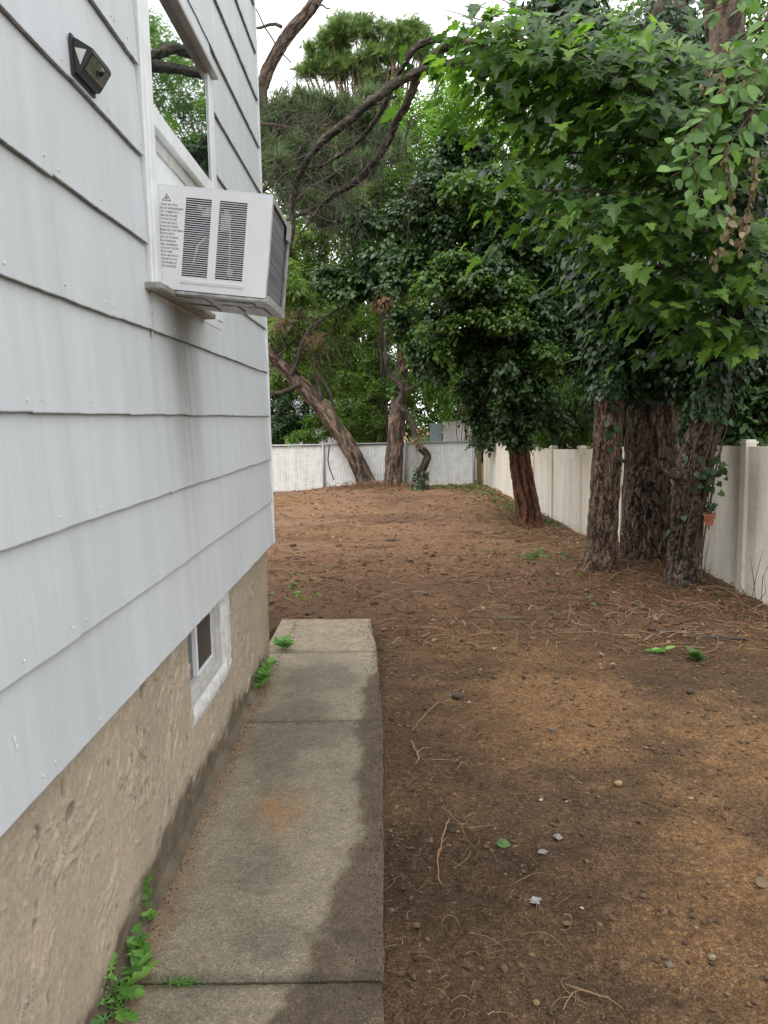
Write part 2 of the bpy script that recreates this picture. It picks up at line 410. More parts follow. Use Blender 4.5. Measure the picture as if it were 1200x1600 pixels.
gz[act] += np.where(notpath, lump, 0)
BL = [(.95, 4.1, .6, 1.0, 1.), (1.55, 3.6, .5, .9, .8), (.5, 5.3, .4, .7, .8), (1.15, 2.7, .22, .8, .75), (.98, 2.0, .2, .45, .8), (.15, 8.6, .5, .4, .9), (-2.3, 15.5, .9, 1.3, 1.),
      (-.9, 11, 1.2, .7, .5), (.35, 6.4, .5, .6, .7), (0, 14, 1.4, .8, .5), (1.3, 6.0, .6, .5, .45), (1.9, 2.9, .4, .5, .5), (.9, 9.5, .5, .5, .5)]
sand = np.zeros_like(fx)
for a, b, c, d, w in BL: sand = np.maximum(sand, w*np.exp(-((fx-a)/c)**2 - ((fy-b)/d)**2))
nz = fbm(xy0(fx*1.7, fy*1.7), 5, 77); nz2 = fbm(xy0(fx*7, fy*9), 4, 78)
sand = np.clip(sstep(.0, .9, sand + .42*nz + .34*nz2), 0, 1)[:, None]
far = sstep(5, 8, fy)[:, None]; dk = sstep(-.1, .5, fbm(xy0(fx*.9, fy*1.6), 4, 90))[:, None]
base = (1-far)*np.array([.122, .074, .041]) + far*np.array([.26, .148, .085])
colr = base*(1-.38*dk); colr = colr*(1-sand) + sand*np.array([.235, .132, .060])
colr = colr*(1+.22*nz2[:, None])
straw = (sstep(5.0, 6.2, fy)*(1-sstep(8.5, 10, fy)))[:, None]*.5
colr = colr*(1-straw) + straw*np.array([.20, .112, .066])
Q = (np.arange(len(gy)-1)[:, None]*len(gx) + np.arange(len(gx)-1)[None, :]).reshape(-1)
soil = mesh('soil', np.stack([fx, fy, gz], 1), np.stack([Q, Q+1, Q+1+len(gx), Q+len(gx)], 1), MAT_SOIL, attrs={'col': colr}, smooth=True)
tag(soil, 'bare brown soil of the cleared yard', kind='structure')

# concrete path: slabs butted with open joints
path = mesh('path', boxv(-.86, -.2, -2, 5.70, -.13, -.05), QF, simple('path_bed', (.05, .04, .03), .95))
tag(path, 'stained concrete path along the house', kind='structure')
def smooth_noise(x, y, sc, sd, oc=4): return fbm(xy0(x*sc, y*sc), oc, sd)
joints = [(-2., .35), (.354, 1.947), (1.953, 3.797), (3.8, 4.965), (4.968, 5.82)]
for (a, b) in joints:
    st = .010 if b > 1 else .05
    nu = 76; yy = axis([(a, b, st)]); u = np.linspace(0, 1, nu)
    Yg, U = np.meshgrid(yy, u, indexing='ij'); x0 = -.86; xe = path_edge(Yg); X = x0 + (xe-x0)*U
    if b > 5.8: Yg = Yg + (Yg-a)/(b-a)*(-.05*(U-.5))
    X = X + np.where(U > .985, .007*fbm(xy0(Yg.ravel()*14, Yg.ravel()*0), 4, 19).reshape(U.shape)-.002, 0)
    x, y = X.ravel(), Yg.ravel()
    z = .0035*smooth_noise(x, y, 3, 4) + .0012*smooth_noise(x, y, 40, 5) - (.010 if b < 3 else .004)*sstep(.02, .0, np.minimum(y-a, b-y))*(.6+.4*smooth_noise(x, y, 30, 3)) - .006*sstep(.015, 0, xe.ravel()-x)
    n1, n2, n3 = smooth_noise(x, y, 2.2, 11, 5), smooth_noise(x, y, 7, 12, 5), smooth_noise(x, y, 22, 13, 4)
    cc = np.ones((len(x), 3))*np.array([.275, .232, .168])
    lich = sstep(-.12, .42, n1 + .5*n2 + .38*n3 + .5*np.exp(-((x+.50)/.17)**2) - .05)[:, None]
    cc = cc*(1-.66*lich) + .66*lich*np.array([.135, .124, .095])
    pale = (sstep(4.6, 5.1, y + .15*n2))[:, None]; cc = cc*(1-pale) + pale*np.array([.32, .262, .185])*(1+.15*n3[:, None])
    tanw = sstep(.06, -.02, x - (-.70 + .05*n1 + .03*n2) + .02*(y-2)*(y < 4))[:, None]*.8*(y < 4.4)[:, None]
    cc = cc*(1-tanw) + tanw*np.array([.25, .17, .11])
    wid = np.interp(y, [0, 1.8, 2.0, 2.4, 2.7, 3.2, 4.2, 4.6, 6], [.35, .34, .22, .17, .10, .09, .13, .02, -.05])
    dirt = sstep(-.03, .03, x - (xe.ravel()-wid) + .06*n1 + .06*n2 + .035*n3)[:, None]*.9
    cc = cc*(1-dirt) + dirt*np.array([.092, .066, .046])*(1+.35*n2[:, None]+.25*n3[:, None])
    dr = np.hypot((x+.455)/.085, (y-2.90)/.15); rust = (np.exp(-dr**2)*(.72+1.1*n3+.6*n2))[:, None]; rust = np.clip(rust*1., 0, .78)
    cc = cc*(1-rust) + rust*np.array([.33, .175, .075])
    jt = sstep(.05, .0, np.minimum(y-a, b-y) + .02*n3)[:, None]*(.6 if b < 3.9 else .3); cc = cc*(1-jt) + jt*np.array([.06, .055, .038])
    cc = cc*(1+.16*n3[:, None])
    V = np.stack([x, y, z], 1); nyy = len(yy)
    i = (np.arange(nyy-1)[:, None]*nu + np.arange(nu-1)[None, :]).reshape(-1)
    Qs = [np.stack([i, i+1, i+1+nu, i+nu], 1)]
    edge = np.concatenate([np.arange(nu), nu*np.arange(1, nyy)+nu-1, (nyy-1)*nu+np.arange(nu-2, -1, -1), nu*np.arange(nyy-2, -1, -1)])
    lo = V[edge].copy(); lo[:, 2] = -.11; m0 = len(V); V = np.concatenate([V, lo]); cc = np.concatenate([cc, cc[edge]*.8])
    k = np.arange(len(edge)-1); Qs.append(np.stack([edge[k], m0+k, m0+k+1, edge[k+1]], 1))
    mesh('concrete_slab', V, np.concatenate(Qs), MAT_CONC, path, {'col': cc}, smooth=False)

# ------------------------------------------------------------------ house
HX, HY = -.745, 4.83
house = empty('house', (-3.9, 1.0, 0), 'white shingled house with tan stucco foundation beside the concrete path', 'house')
MB().box(-7.2, -.775, -4, 4.80, .785, 5.35).build('wall', MAT_TRIM, house)
rv = np.array([[-.35, -4.4, 5.3], [-.35, 5.2, 5.3], [-3.95, 5.2, 7.4], [-3.95, -4.4, 7.4], [-7.55, -4.4, 5.3], [-7.55, 5.2, 5.3]])
rv = np.concatenate([rv, rv + [0, 0, .14]])
mesh('roof', rv, [np.array([[0, 3, 2, 1], [3, 4, 5, 2], [6, 7, 8, 9], [9, 8, 11, 10], [0, 1, 7, 6], [4, 10, 11, 5], [1, 2, 8, 7], [2, 5, 11, 8], [0, 6, 9, 3], [3, 9, 10, 4]])], MAT_ROOF, house)
rs = np.random.RandomState(4); nails = MB()
WY0, WY1, WZ0, WZ1 = 2.50, 3.56, 1.925, 3.008
def shingle(y0, y1, zb, zt):
    g = .0; j = rs.uniform(-.0022, .0022, 2); nb = 9; yy = np.linspace(y0+g, y1-g, nb)
    wob = rs.uniform(-.0016, .0016, nb); zb_ = zb + np.linspace(j[0], j[1], nb) + wob
    zs = [0, .004, .5, 1]; V = []; E = []
    px_ = rs.uniform(-.00025, .00025)
    for t in zs:
        z = zb_ + (t*(zt-zb) if t > .02 else t)
        xo = HX + px_ - .0125*np.clip((z-zb)/.264, 0, 1.1)
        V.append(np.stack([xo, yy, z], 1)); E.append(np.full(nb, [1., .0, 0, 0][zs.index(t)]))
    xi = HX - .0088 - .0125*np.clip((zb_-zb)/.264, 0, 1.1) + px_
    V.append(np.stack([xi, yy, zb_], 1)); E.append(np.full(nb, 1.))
    zt_ = V[3][:, 2]; V.append(np.stack([V[3][:, 0]-.0088, yy, zt_], 1)); E.append(np.full(nb, 0.))
    V = np.concatenate(V); k = np.arange(nb-1); Qs = []
    for a, b in ((0, 1), (1, 2), (2, 3), (4, 0), (3, 5), (5, 4)): Qs.append(np.stack([a*nb+k, a*nb+k+1, b*nb+k+1, b*nb+k], 1))
    N8 = nb-1
    T = [[4*nb, 0, nb], [4*nb, nb, 2*nb], [4*nb, 2*nb, 5*nb], [2*nb, 3*nb, 5*nb]]
    T += [[r[0]+N8, r[2]+N8, r[1]+N8] for r in T]
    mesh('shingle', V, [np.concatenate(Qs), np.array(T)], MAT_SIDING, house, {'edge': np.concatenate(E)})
    if y1-y0 > .2:
        for f in (.05, .5, .95):
            yn = y0 + f*(y1-y0) + rs.uniform(-.02, .02); zn = zb + .028 + rs.uniform(-.006, .006)
            if .8 < yn < HY-.02:
                a = np.arange(6)/6*2*np.pi; r_ = .0032
                ring = np.stack([np.full(6, HX-.0006), yn+r_*np.cos(a), zn+r_*np.sin(a)], 1)
                nails.add(np.concatenate([ring, ring*[1, 1, 1] + [.0022, 0, 0], [[HX+.003, yn, zn]]]), [[i, (i+1) % 6, 6+(i+1) % 6, 6+i] for i in range(6)], [[6+i, 6+(i+1) % 6, 12] for i in range(6)])
CZ = .755; PITCHZ = .2634
for c in range(17):
    zb = CZ + c*PITCHZ; zt = zb + PITCHZ + .03
    off = [.18, .49, .02, .33][c % 4] + rs.uniform(-.05, .05); y = -1.1 + off - .61; segs = []
    while y < HY: segs.append((max(y, -1.1), min(y+.61, HY))); y += .61
    for a, b in segs:
        if b-a < .03: continue
        if zb + .05 < WZ1 and zb + PITCHZ > WZ0 + .03:
            parts = [(a, min(b, WY0)), (max(a, WY1), b)]
            for a2, b2 in parts:
                if b2-a2 > .02: shingle(a2, b2, zb, zt)
            a3, b3 = max(a, WY0+.004), min(b, WY1-.002)
            if b3-a3 > .02:
                if zb < WZ0-.02: shingle(a3, b3, zb, WZ0-.002)
                elif zb + PITCHZ > WZ1: shingle(a3, b3, WZ1+.002, zt)
        else: shingle(a, b, zb, zt)
nl = nails.build('nail', MAT_NAIL, house); nl['kind'] = 'stuff'
MB().box(-.80, HX+.004, HY-.001, HY+.016, .75, 5.3).build('corner_trim', MAT_TRIM, house)
f = MB(); r_ = np.random.RandomState(8)
def flake(px, py, rad_):
    q = at_x(px, py, HX); k_ = 9; a = np.arange(k_)/k_*2*np.pi; rr = rad_*r_.uniform(.45, 1.2, k_); z = q[2] + rr*np.sin(a)*1.5; y = q[1] + rr*np.cos(a)*.8
    f.add(np.concatenate([np.stack([HX-.0125*(z-.755)/.264+.0009, y, z], 1), [[HX-.0125*(q[2]-.755)/.264+.0022, q[1], q[2]]]]), T=[[i, (i+1) % k_, k_] for i in range(k_)])
for a in ((28, 1157, .0075), (31, 1168, .006), (25, 1151, .0035), (30, 1180, .0025), (33, 1162, .003)): flake(*a)
f.build('flaked_paint', MAT_NAIL, house)['kind'] = 'stuff'

# foundation
fyv = axis([(-3.9, .8, .1), (.8, 3.2, .005), (3.2, 4.79, .0075)]); fz = axis([(-.12, .80, .0056)])
FY, FZ = np.meshgrid(fyv, fz, indexing='ij'); y, z = FY.ravel(), FZ.ravel(); pp = np.stack([y, z, 0*y], 1)
warp = np.stack([fbm(pp*3, 3, 1), fbm(pp*3, 3, 2), 0*y], 1)*.22
rot = np.stack([(pp[:, 0]*.72 + pp[:, 1]*.70), (-pp[:, 0]*.70 + pp[:, 1]*.72), 0*y], 1) + warp
r1 = 1-np.abs(fbm(rot*np.array([6, 26, 1]), 3, 6))*3.2
rid = sstep(.66, 1.02, r1)*sstep(-.35, .35, fbm(pp*3.5, 3, 41)); r2 = 1-np.abs(fbm(rot*np.array([14, 26, 1]), 2, 16))*3.5
rid2 = sstep(.62, 1.02, r2)*sstep(-.1, .4, fbm(pp*5, 2, 43))
pit = sstep(.46, .60, fbm(pp*np.array([22, 15, 1])+3, 3, 47))
base_h = .13 + .09*fbm(pp*np.array([2.2, 0, 0]), 4, 61)
bul = sstep(base_h+.05, base_h-.06, z)
x = -.788 + .0085*rid + .0050*rid2 + .0026*fbm(pp*3.2, 3, 51) + .0006*fbm(pp*60, 3, 52) - .007*pit - .010*bul + .028*sstep(.035, .0, z+.012*fbm(pp*9, 3, 5))
x = x + .018*sstep(.9, .1, z)*np.interp(y, [1, 2, 4, 5], [1.6, 1., 0., -.6])
hole = (y > 2.865) & (y < 3.598 + .010*fbm(pp*16, 3, 72)) & (z > .362 + .035*sstep(3.50, 3.60, y) + .012*fbm(pp*14, 3, 71))
grime = (sstep(.03, -.05, z-base_h-.03*fbm(pp*7, 4, 66)-.05*fbm(pp*20, 2, 67))*.85)[:, None]
cc = np.ones((len(y), 3))*np.array([.375, .308, .232])*(1-.45*pit[:, None]); m1 = fbm(pp*3, 4, 81)[:, None]; m2 = fbm(pp*18, 3, 82)[:, None]
cc = cc*(1+.12*m1+.08*m2); cc = cc*(1-grime) + grime*np.array([.082, .064, .043])*(1+.45*m2+.5*fbm(pp*7, 4, 88)[:, None])
gr = (sstep(4.45, 4.8, y)*sstep(.6, .2, z)*sstep(-.2, .3, m1[:, 0]))[:, None]*.5; cc = cc*(1-gr) + gr*np.array([.14, .15, .07])
hol = hole.reshape(FY.shape); ny, nz_ = FY.shape
keep = ~(hol[:-1, :-1] | hol[1:, :-1] | hol[:-1, 1:] | hol[1:, 1:])
I = (np.arange(ny-1)[:, None]*nz_ + np.arange(nz_-1)[None, :])[keep]
Vf = np.stack([x, y, z], 1)
fnd = mesh('foundation', Vf, np.stack([I, I+nz_, I+nz_+1, I+1], 1), MAT_STUCCO, house, {'col': cc}, smooth=True)
# return face of the foundation round the corner
ex = axis([(-7., -1.2, .5), (-1.2, -.792, .02)]); EX, EZ = np.meshgrid(ex, fz, indexing='ij'); e0 = np.stack([EX.ravel(), EZ.ravel(), 0*EX.ravel()], 1)
i = (np.arange(len(ex)-1)[:, None]*len(fz) + np.arange(len(fz)-1)[None, :]).reshape(-1)
mesh('foundation_end', np.stack([EX.ravel(), 4.789+.006*fbm(e0*8, 3, 4), EZ.ravel()], 1), np.stack([i, i+1, i+1+len(fz), i+len(fz)], 1), MAT_STUCCO, house, {'col': np.ones((len(e0), 3))*np.array([.33, .27, .20])}, smooth=True)

# basement window
bw = empty('basement_window', (0, 0, 0)); bw.parent = house; bw.location = (3.9, -1.0, 0); LOC[bw.name] = np.zeros(3)
MAT_FLAKE = simple('thick_white_paint', (.64, .64, .62), .6, nscale=28, amt=.35, bumpd=.003)
MAT_FRAME = simple('grey_white_window_frame', (.52, .51, .48), .5, nscale=20, amt=.2)
MAT_SCREEN = simple('dark_screen', (.018, .018, .018), .35, nscale=400, amt=.4)
rb = np.random.RandomState(9)
yy = np.linspace(2.84, 3.585, 60); jit = lambda a, n_=60: rb.uniform(-a, a, n_)      # white painted mortar round the opening
k = np.arange(59)
Vs = np.concatenate([np.stack([-.780+jit(.002), yy, .345+.03*sstep(3.5, 3.6, yy)+jit(.005)], 1), np.stack([-.7735+jit(.0015), yy, .372+.03*sstep(3.5, 3.6, yy)+jit(.004)], 1), np.stack([-.781+jit(.0015), yy, .402+jit(.002)], 1), np.stack([np.full(60, -.800), yy, np.full(60, .416)], 1)])
mesh('painted_reveal', Vs, np.concatenate([np.stack([k+60*q, k+1+60*q, k+61+60*q, k+60+60*q], 1) for q in range(3)]), MAT_FLAKE, bw, smooth=True)
zz = np.linspace(.385, .80, 60); cut = .06*sstep(.43, .385, zz)
Vj = np.concatenate([np.stack([-.782+jit(.002), 3.606+jit(.004)-cut, zz], 1), np.stack([-.7745+jit(.0015), 3.575+jit(.003)-cut*.7, zz], 1), np.stack([-.779+jit(.0012), 3.485+jit(.002), zz], 1), np.stack([np.full(60, -.800), np.full(60, 3.448), zz], 1)])
mesh('painted_reveal', Vj, np.concatenate([np.stack([k+60*q, k+60+60*q, k+61+60*q, k+1+60*q], 1) for q in range(3)]), MAT_FLAKE, bw, smooth=True)
f = MB()
f.box(-.84, -.790, 2.84, 3.452, .411, .438); f.box(-.84, -.798, 2.84, 3.42, .439, .462); f.box(-.84, -.806, 2.84, 3.39, .463, .480)
f.box(-.84, -.791, 3.421, 3.451, .439, .80); f.box(-.84, -.799, 3.391, 3.420, .463, .80); f.box(-.84, -.807, 3.366, 3.390, .481, .80)
f.box(-.90, -.80, 2.80, 2.84, .30, .80)
f.build('window_frame', MAT_FRAME, bw)
f = MB(); f.box(-.838, -.811, 3.358, 3.3655, .4925, .80); f.box(-.838, -.811, 3.082, 3.108, .4925, .80); f.box(-.838, -.811, 3.082, 3.3655, .481, .492)
f.build('sash', MAT_TRIM, bw)
MB().box(-.834, -.816, 3.1085, 3.3575, .4925, .80).build('screen', MAT_SCREEN, bw)
MB().box(-.846, -.828, 2.841, 3.0815, .481, .80).build('pane', simple('basement_glass', (.05, .055, .055), .1, amt=.1), bw)
MB().box(-.98, -.90, 2.78, 3.7, .25, .80).build('backing', MAT_DARKGAP, bw)

# big window holding the air conditioner
win = empty('window', (0, 0, 0)); win.parent = house; win.location = (3.9, -1.0, 0); LOC[win.name] = np.zeros(3)
for b_ in ((-.80, -.738, 2.556, 2.616, 1.958, 2.982), (-.80, -.742, 3.470, 3.558, 1.958, 2.982)): MB().bbox(*b_, .003).build('casing', MAT_TRIM, win)
MB().bbox(-.80, -.716, 2.556, 3.558, 2.984, 3.005, .003).build('window_head', simple('grey_head_trim', (.50, .50, .49), .5, nscale=18, amt=.2), win)
MB().bbox(-.80, -.700, 2.46, 3.22, 1.930, 1.952, .004).build('window_sill', MAT_SILL, win)
MB().box(-.80, -.748, 2.516, 3.558, 1.9235, 1.9295).build('apron', MAT_TRIM, win)
MB().box(-.80, -.7475, 3.2215, 3.558, 1.9296, 1.9575).build('apron', MAT_TRIM, win)
MB().bbox(-.80, -.744, 2.62, 3.468, 2.472, 2.536, .004).build('meeting_rail', MAT_TRIM, win)
f = MB(); f.box(-.83, -.768, 2.62, 3.468, 2.425, 2.470); f.box(-.85, -.782, 2.62, 3.468, 2.375, 2.424); f.box(-.84, -.776, 2.62, 3.468, 2.303, 2.333)
f.build('sash_rail', MAT_FRAME, win)
MB().box(-.85, -.80, 2.62, 3.468, 2.334, 2.374).build('pane', simple('green_glass_edge', (.12, .17, .15), .15, amt=.1), win)
m, n, p = material('window_glass')
p.inputs['Base Color'].default_value = (.02, .028, .026, 1); p.inputs['Roughness'].default_value = .03
g = add(n, 'ShaderNodeBsdfGlossy', {'Color': (.86, .90, .89, 1), 'Roughness': .012})
x_ = add(n, 'ShaderNodeMixShader', {0: .55, 1: p.outputs[0], 2: g.outputs[0]}); n.links.new(x_.outputs[0], n.nodes['Material Output'].inputs[0])
MB().box(-.79, -.750, 2.617, 3.469, 2.537, 2.983).build('pane', m, win)
f = MB()
for i in range(14): f.box(-.83-.006*(i % 2), -.800-.008*(i % 2), 3.02+i*.032, 3.02+(i+1)*.032-.001, 1.957, 2.302)
f.build('side_curtain', MAT_TRIM, win)
zz = np.linspace(1.79, 4.5, 140); rc = np.random.RandomState(2)
f = MB(); f.tube(np.stack([np.full(140, -.7505), 2.548+rc.uniform(-.0025, .0025, 140)-.035*(zz < 1.93), zz], 1), .0055+rc.uniform(-.002, .002, 140), 5); f.build('caulk_line', MAT_CAULK, win)
# strip of wall between the caulk line and the window, and above it
MB().bbox(-.79, -.7395, 2.512, 2.554, 1.958, 3.006, .003).build('casing', MAT_TRIM, win)

# ------------------------------------------------------------------ air conditioner
MAT_AC = simple('white_painted_steel', (.70, .715, .73), .32, nscale=9, amt=.05)
MAT_ACPAN = simple('dirty_galvanised', (.46, .455, .44), .45, .15, nscale=35, amt=.5)
m, n, p = material('condenser_fins'); cf = noise(n, coords(n, (1, 1, 130)), 1., 3)
n.links.new(ramp(n, cf, [(.3, (.06, .065, .07)), (.7, (.20, .215, .22))]), p.inputs['Base Color']); p.inputs['Roughness'].default_value = .6; bump(n, p, cf, .003); MAT_FIN = m
MAT_ACDARK = simple('dark_interior', (.018, .018, .022), .6, amt=.3)
MAT_INK = simple('grey_print', (.17, .17, .175), .6, amt=.1)
ac = empty('air_conditioner', (-.742, 2.618, 2.288), 'white window air conditioner with two black grilles, sticking out of the house wall', 'air conditioner')
ac.rotation_euler = (0, rad(6.6), 0)
AW, AH, AD = .402, .335, .378
def acb(mb, name, mat, par=ac): return mb.build(name, mat, par, local=True)
G = [(.098, .182), (.208, .298)]; GZ0, GZ1 = -.285, -.035
f = MB()
t = .0035
f.bbox(-.12, AD, 0, AW, -t, 0, .0015)                         # lid
for a, b in ((-.12, G[0][0]), (G[0][1], G[1][0]), (G[1][1], AD)): f.box(a, b, 0, t, GZ0, GZ1)
f.box(-.12, AD, 0, t, -AH+.006, GZ0); f.box(-.12, AD, 0, t, GZ1, -t)
f.box(-.12, AD, AW-t, AW, -AH+.006, -t)
f.box(AD-.004, AD-.001, t, .012, -AH+.006, -t)
f.box(-.12, -.115, t, AW-t, -AH+.006, -t)
acb(f, 'casing', MAT_AC)
for a, b in G:
    f = MB(); N = 36
    for i in range(N):
        z0 = GZ0 + (i+.08)*(GZ1-GZ0)/N; f.box(a-.001, b+.001, .0006, .0030, z0, z0+.0021)
    o = acb(f, 'grille', MAT_AC); o['kind'] = 'stuff'
f = MB(); f.box(.07, .33, .03, .034, -.32, -.02); acb(f, 'dark_interior', MAT_ACDARK)
f = MB(); f.box(.15, .181, .012, .02, -.085, -.055); f.box(.135, .16, .012, .02, -.068, -.052)
f.box(.212, .245, .012, .02, -.125, -.075); f.box(.222, .238, .012, .02, -.075, -.06)
f.tube([(.245, .016, -.12), (.246, .016, -.18), (.250, .016, -.24), (.256, .016, -.285)], .0025, 6)
f.box(.243, .262, .012, .02, -.265, -.245); f.tube([(.13, .02, -.24), (.14, .02, -.18), (.165, .02, -.15)], .004, 6)
acb(f, 'inner_bracket', MAT_ACPAN)
f = MB(); f.box(.098, .305, -.0035, .0, -.305, -.300); f.box(.098, .305, -.0028, .0, -.299, -.297); f.box(.0, .06, -.003, 0, -.318, -.316); acb(f, 'pressed_rib', MAT_AC)
f = MB(); f.box(AD-.03, AD-.006, .012, AW-.012, -AH+.02, -.02); acb(f, 'condenser_coil', MAT_FIN)
f = MB(); f.box(AD-.002, AD+.003, .0045, .014, -AH+.007, -.005); f.box(AD-.002, AD+.003, AW-.016, AW-.0045, -AH+.007, -.005); f.box(AD-.002, AD+.0025, .014, AW-.016, -.022, -.005)
f.box(AD+.003, AD+.010, .33, AW-.001, -.07, -.006); f.box(AD+.003, AD+.008, .375, AW-.001, -AH+.01, -.072)
acb(f, 'back_frame', MAT_ACPAN)
f = MB(); f.bbox(-.05, AD+.006, .0, AW+.002, -AH-.007, -AH+.004, .003)
for a, b, c, d in ((.04, .17, .05, .16), (.2, .33, .05, .11), (.2, .26, .15, .30), (.29, .35, .15, .36), (.05, .16, .22, .34)): f.bbox(a, b, c, d, -AH-.013, -AH-.0065, .002)
f.box(AD-.01, AD+.012, .01, AW-.01, -AH-.010, -AH+.016)
acb(f, 'base_pan', MAT_ACPAN)
# printed warning panel on the near side
f = MB(); a_ = [(.020, -.052), (.050, -.052), (.035, -.028)]; b_ = [(.0245, -.0495), (.0455, -.0495), (.035, -.0325)]
V = [(x, -.0008, z) for x, z in a_+b_]; f.add(V, [[0, 1, 4, 3], [1, 2, 5, 4], [2, 0, 3, 5]])
f.add([(.035, -.0008, -.036), (.039, -.0008, -.043), (.037, -.0008, -.048), (.033, -.0008, -.048), (.031, -.0008, -.043)], T=[[0, 1, 2], [0, 2, 3], [0, 3, 4]])
acb(f, 'warning_triangle', MAT_INK)
TXT = """A DANGER - RISK OF FIRE OR
EXPLOSION. FLAMMABLE REFRIGERANT
USED. TO BE REPAIRED ONLY BY
TRAINED SERVICE PERSONNEL.
DO NOT PUNCTURE TUBING.
A CAUTION - RISK OF FIRE OR
EXPLOSION DUE TO FLAMMABLE
REFRIGERANT USED. FOLLOW HANDLING
INSTRUCTIONS CAREFULLY.
A PELIGRO - RIESGO DE INCENDIO
O EXPLOSION. REFRIGERANTE
INFLAMABLE. DEBE SER REPARADO
SOLO POR PERSONAL CAPACITADO.
NO PERFORE LA TUBERIA.
A PRECAUCION - RIESGO DE FUEGO
O EXPLOSION DEBIDO AL USO DE
REFRIGERANTE INFLAMABLE. SIGA
LAS INSTRUCCIONES DE MANEJO."""
fc = bpy.data.curves.new('warning_text', 'FONT'); fc.body = TXT; fc.size = .0098; fc.space_line = 1.16; fc.resolution_u = 1; fc.extrude = .0001
fc.materials.append(MAT_INK)
to = bpy.data.objects.new('warning_text', fc); COL.objects.link(to); to.parent = ac
to.location = (.016, -.0007, -.066); to.rotation_euler = (rad(90), 0, 0); to.scale = (.43, 1, 1)
tm_ = bpy.data.meshes.new_from_object(to); tm_.name = 'warning_text'; t2o = bpy.data.objects.new('warning_print', tm_); COL.objects.link(t2o); t2o.parent = ac
t2o.location, t2o.rotation_euler, t2o.scale = to.location.copy(), to.rotation_euler.copy(), to.scale.copy(); bpy.data.objects.remove(to); t2o.name = 'warning_text'; t2o['kind'] = 'stuff'

# ------------------------------------------------------------------ wall light
MAT_BLACK = simple('black_plastic', (.022, .022, .026), .4, amt=.15, nscale=80)
wl = empty('wall_light', (HX+.001, 1.965, 2.432), 'small black solar motion light on the white shingles near the top left', 'wall light')
wl.scale = (.8, .68, .72)
WLW = .185
prof = [(0, 0), (.012, 0), (.062, -.034), (.062, -.046), (.030, -.098), (.022, -.108), (0, -.108)]
f = MB(); nP = len(prof)
for y in (0, WLW):
    pass
V = [(x, 0, z) for x, z in prof] + [(x, WLW, z) for x, z in prof]
mesh('body', np.array(V), [np.array([[i, (i+1) % nP, nP+(i+1) % nP, nP+i] for i in range(nP)]), np.array([list(range(nP))[::-1], [nP+i for i in range(nP)]])], MAT_BLACK, wl, local=True)
f = MB(); f.box(-.002, .006, -.012, WLW+.012, -.118, .010); f.build('back_plate', MAT_BLACK, wl, local=True)
d = np.array([.030-.062, 0, -.098+.046]); nrm = np.array([.852, 0, -.524])
def onface(u, y, h): q = np.array([.062, 0, -.046]) + d*u + nrm*h; q[1] = y; return q
def facebox(u0, u1, y0, y1, h): return np.array([onface(u, y, k) for k in (0.0005, h) for u, y in ((u0, y0), (u1, y0), (u1, y1), (u0, y1))])
m, n, p = material('led_lens'); cv = noise(n, coords(n, (1, 1, 1)), 160, 2)
n.links.new(ramp(n, cv, [(.4, (.10, .105, .075)), (.6, (.20, .20, .15))]), p.inputs['Base Color']); p.inputs['Roughness'].default_value = .12
f = MB(); f.add(facebox(.08, .92, .012, WLW-.012, .003), QF); f.build('lens', m, wl, local=True)
f = MB(); f.add(np.array([(.010, -.0015, -.03), (.045, -.0015, -.038), (.024, -.0015, -.085), (.010, .001, -.03), (.045, .001, -.038), (.024, .001, -.085)]), [[0, 1, 4, 3], [1, 2, 5, 4], [2, 0, 3, 5]], [[0, 2, 1], [3, 4, 5]])
f.build('side_lens', simple('white_side_lens', (.62, .63, .58), .2), wl, local=True)
c0 = onface(.45, WLW*.52, .003); T1 = norm(d); T2 = np.array([0, 1., 0]); f = MB(); ring = []
for j in range(6):
    a = j/5*np.pi/2; ring.append([c0 + (T1*math.cos(t_) + T2*math.sin(t_))*.017*math.cos(a) + nrm*.017*math.sin(a) for t_ in np.arange(12)/12*2*np.pi])
f.add(np.array(ring).reshape(-1, 3), ringq(6, 12)); f.build('motion_sensor', simple('sensor_dome', (.012, .012, .014), .12), wl, smooth=True, local=True)
s0 = np.array([.012, 0, .0008]); s1 = np.array([.060, 0, -.0325])
V = [s0+[0, .01, 0], s1+[0, .01, 0], s1+[0, WLW-.01, 0], s0+[0, WLW-.01, 0]]; V = np.array(V + [v+[.0012, 0, .002] for v in V])
f = MB(); f.add(V, QF); f.build('solar_panel', simple('solar_cell', (.02, .024, .05), .15), wl, local=True)

# ------------------------------------------------------------------ vinyl fence on the right
MAT_VINYL, n, p = material('beige_vinyl')
g1 = noise(n, coords(n, (3, 3, .5)), 2.2, 5, .6); g2 = noise(n, coords(n), 18, 4, .7); ri = add(n, 'ShaderNodeObjectInfo').outputs['Random']
c = mixc(n, 1., ramp(n, g1, [(.3, (.68, .625, .53)), (.62, (.82, .775, .67))]), ramp(n, g2, [(.30, grey(.86)), (.55, grey(1.))]), 'MULTIPLY')
c = mixc(n, 1., c, ramp(n, ri, [(0, grey(.93)), (1, grey(1.02))]), 'MULTIPLY')
n.links.new(c, p.inputs['Base Color']); p.inputs['Roughness'].default_value = .45
FA, FB = np.array([3.16, 6.86]), np.array([2.2, 18.6]); FT = (FB-FA)/np.linalg.norm(FB-FA); FNm = np.array([FT[1], -FT[0]])
vf = empty('vinyl_fence', (3.16, 6.86, -.1), 'beige vinyl panel fence with capped posts along the right side behind the trunks', 'fence')
def fpt(s, off=0): return FA + FT*s + FNm*off       # s metres past the near post
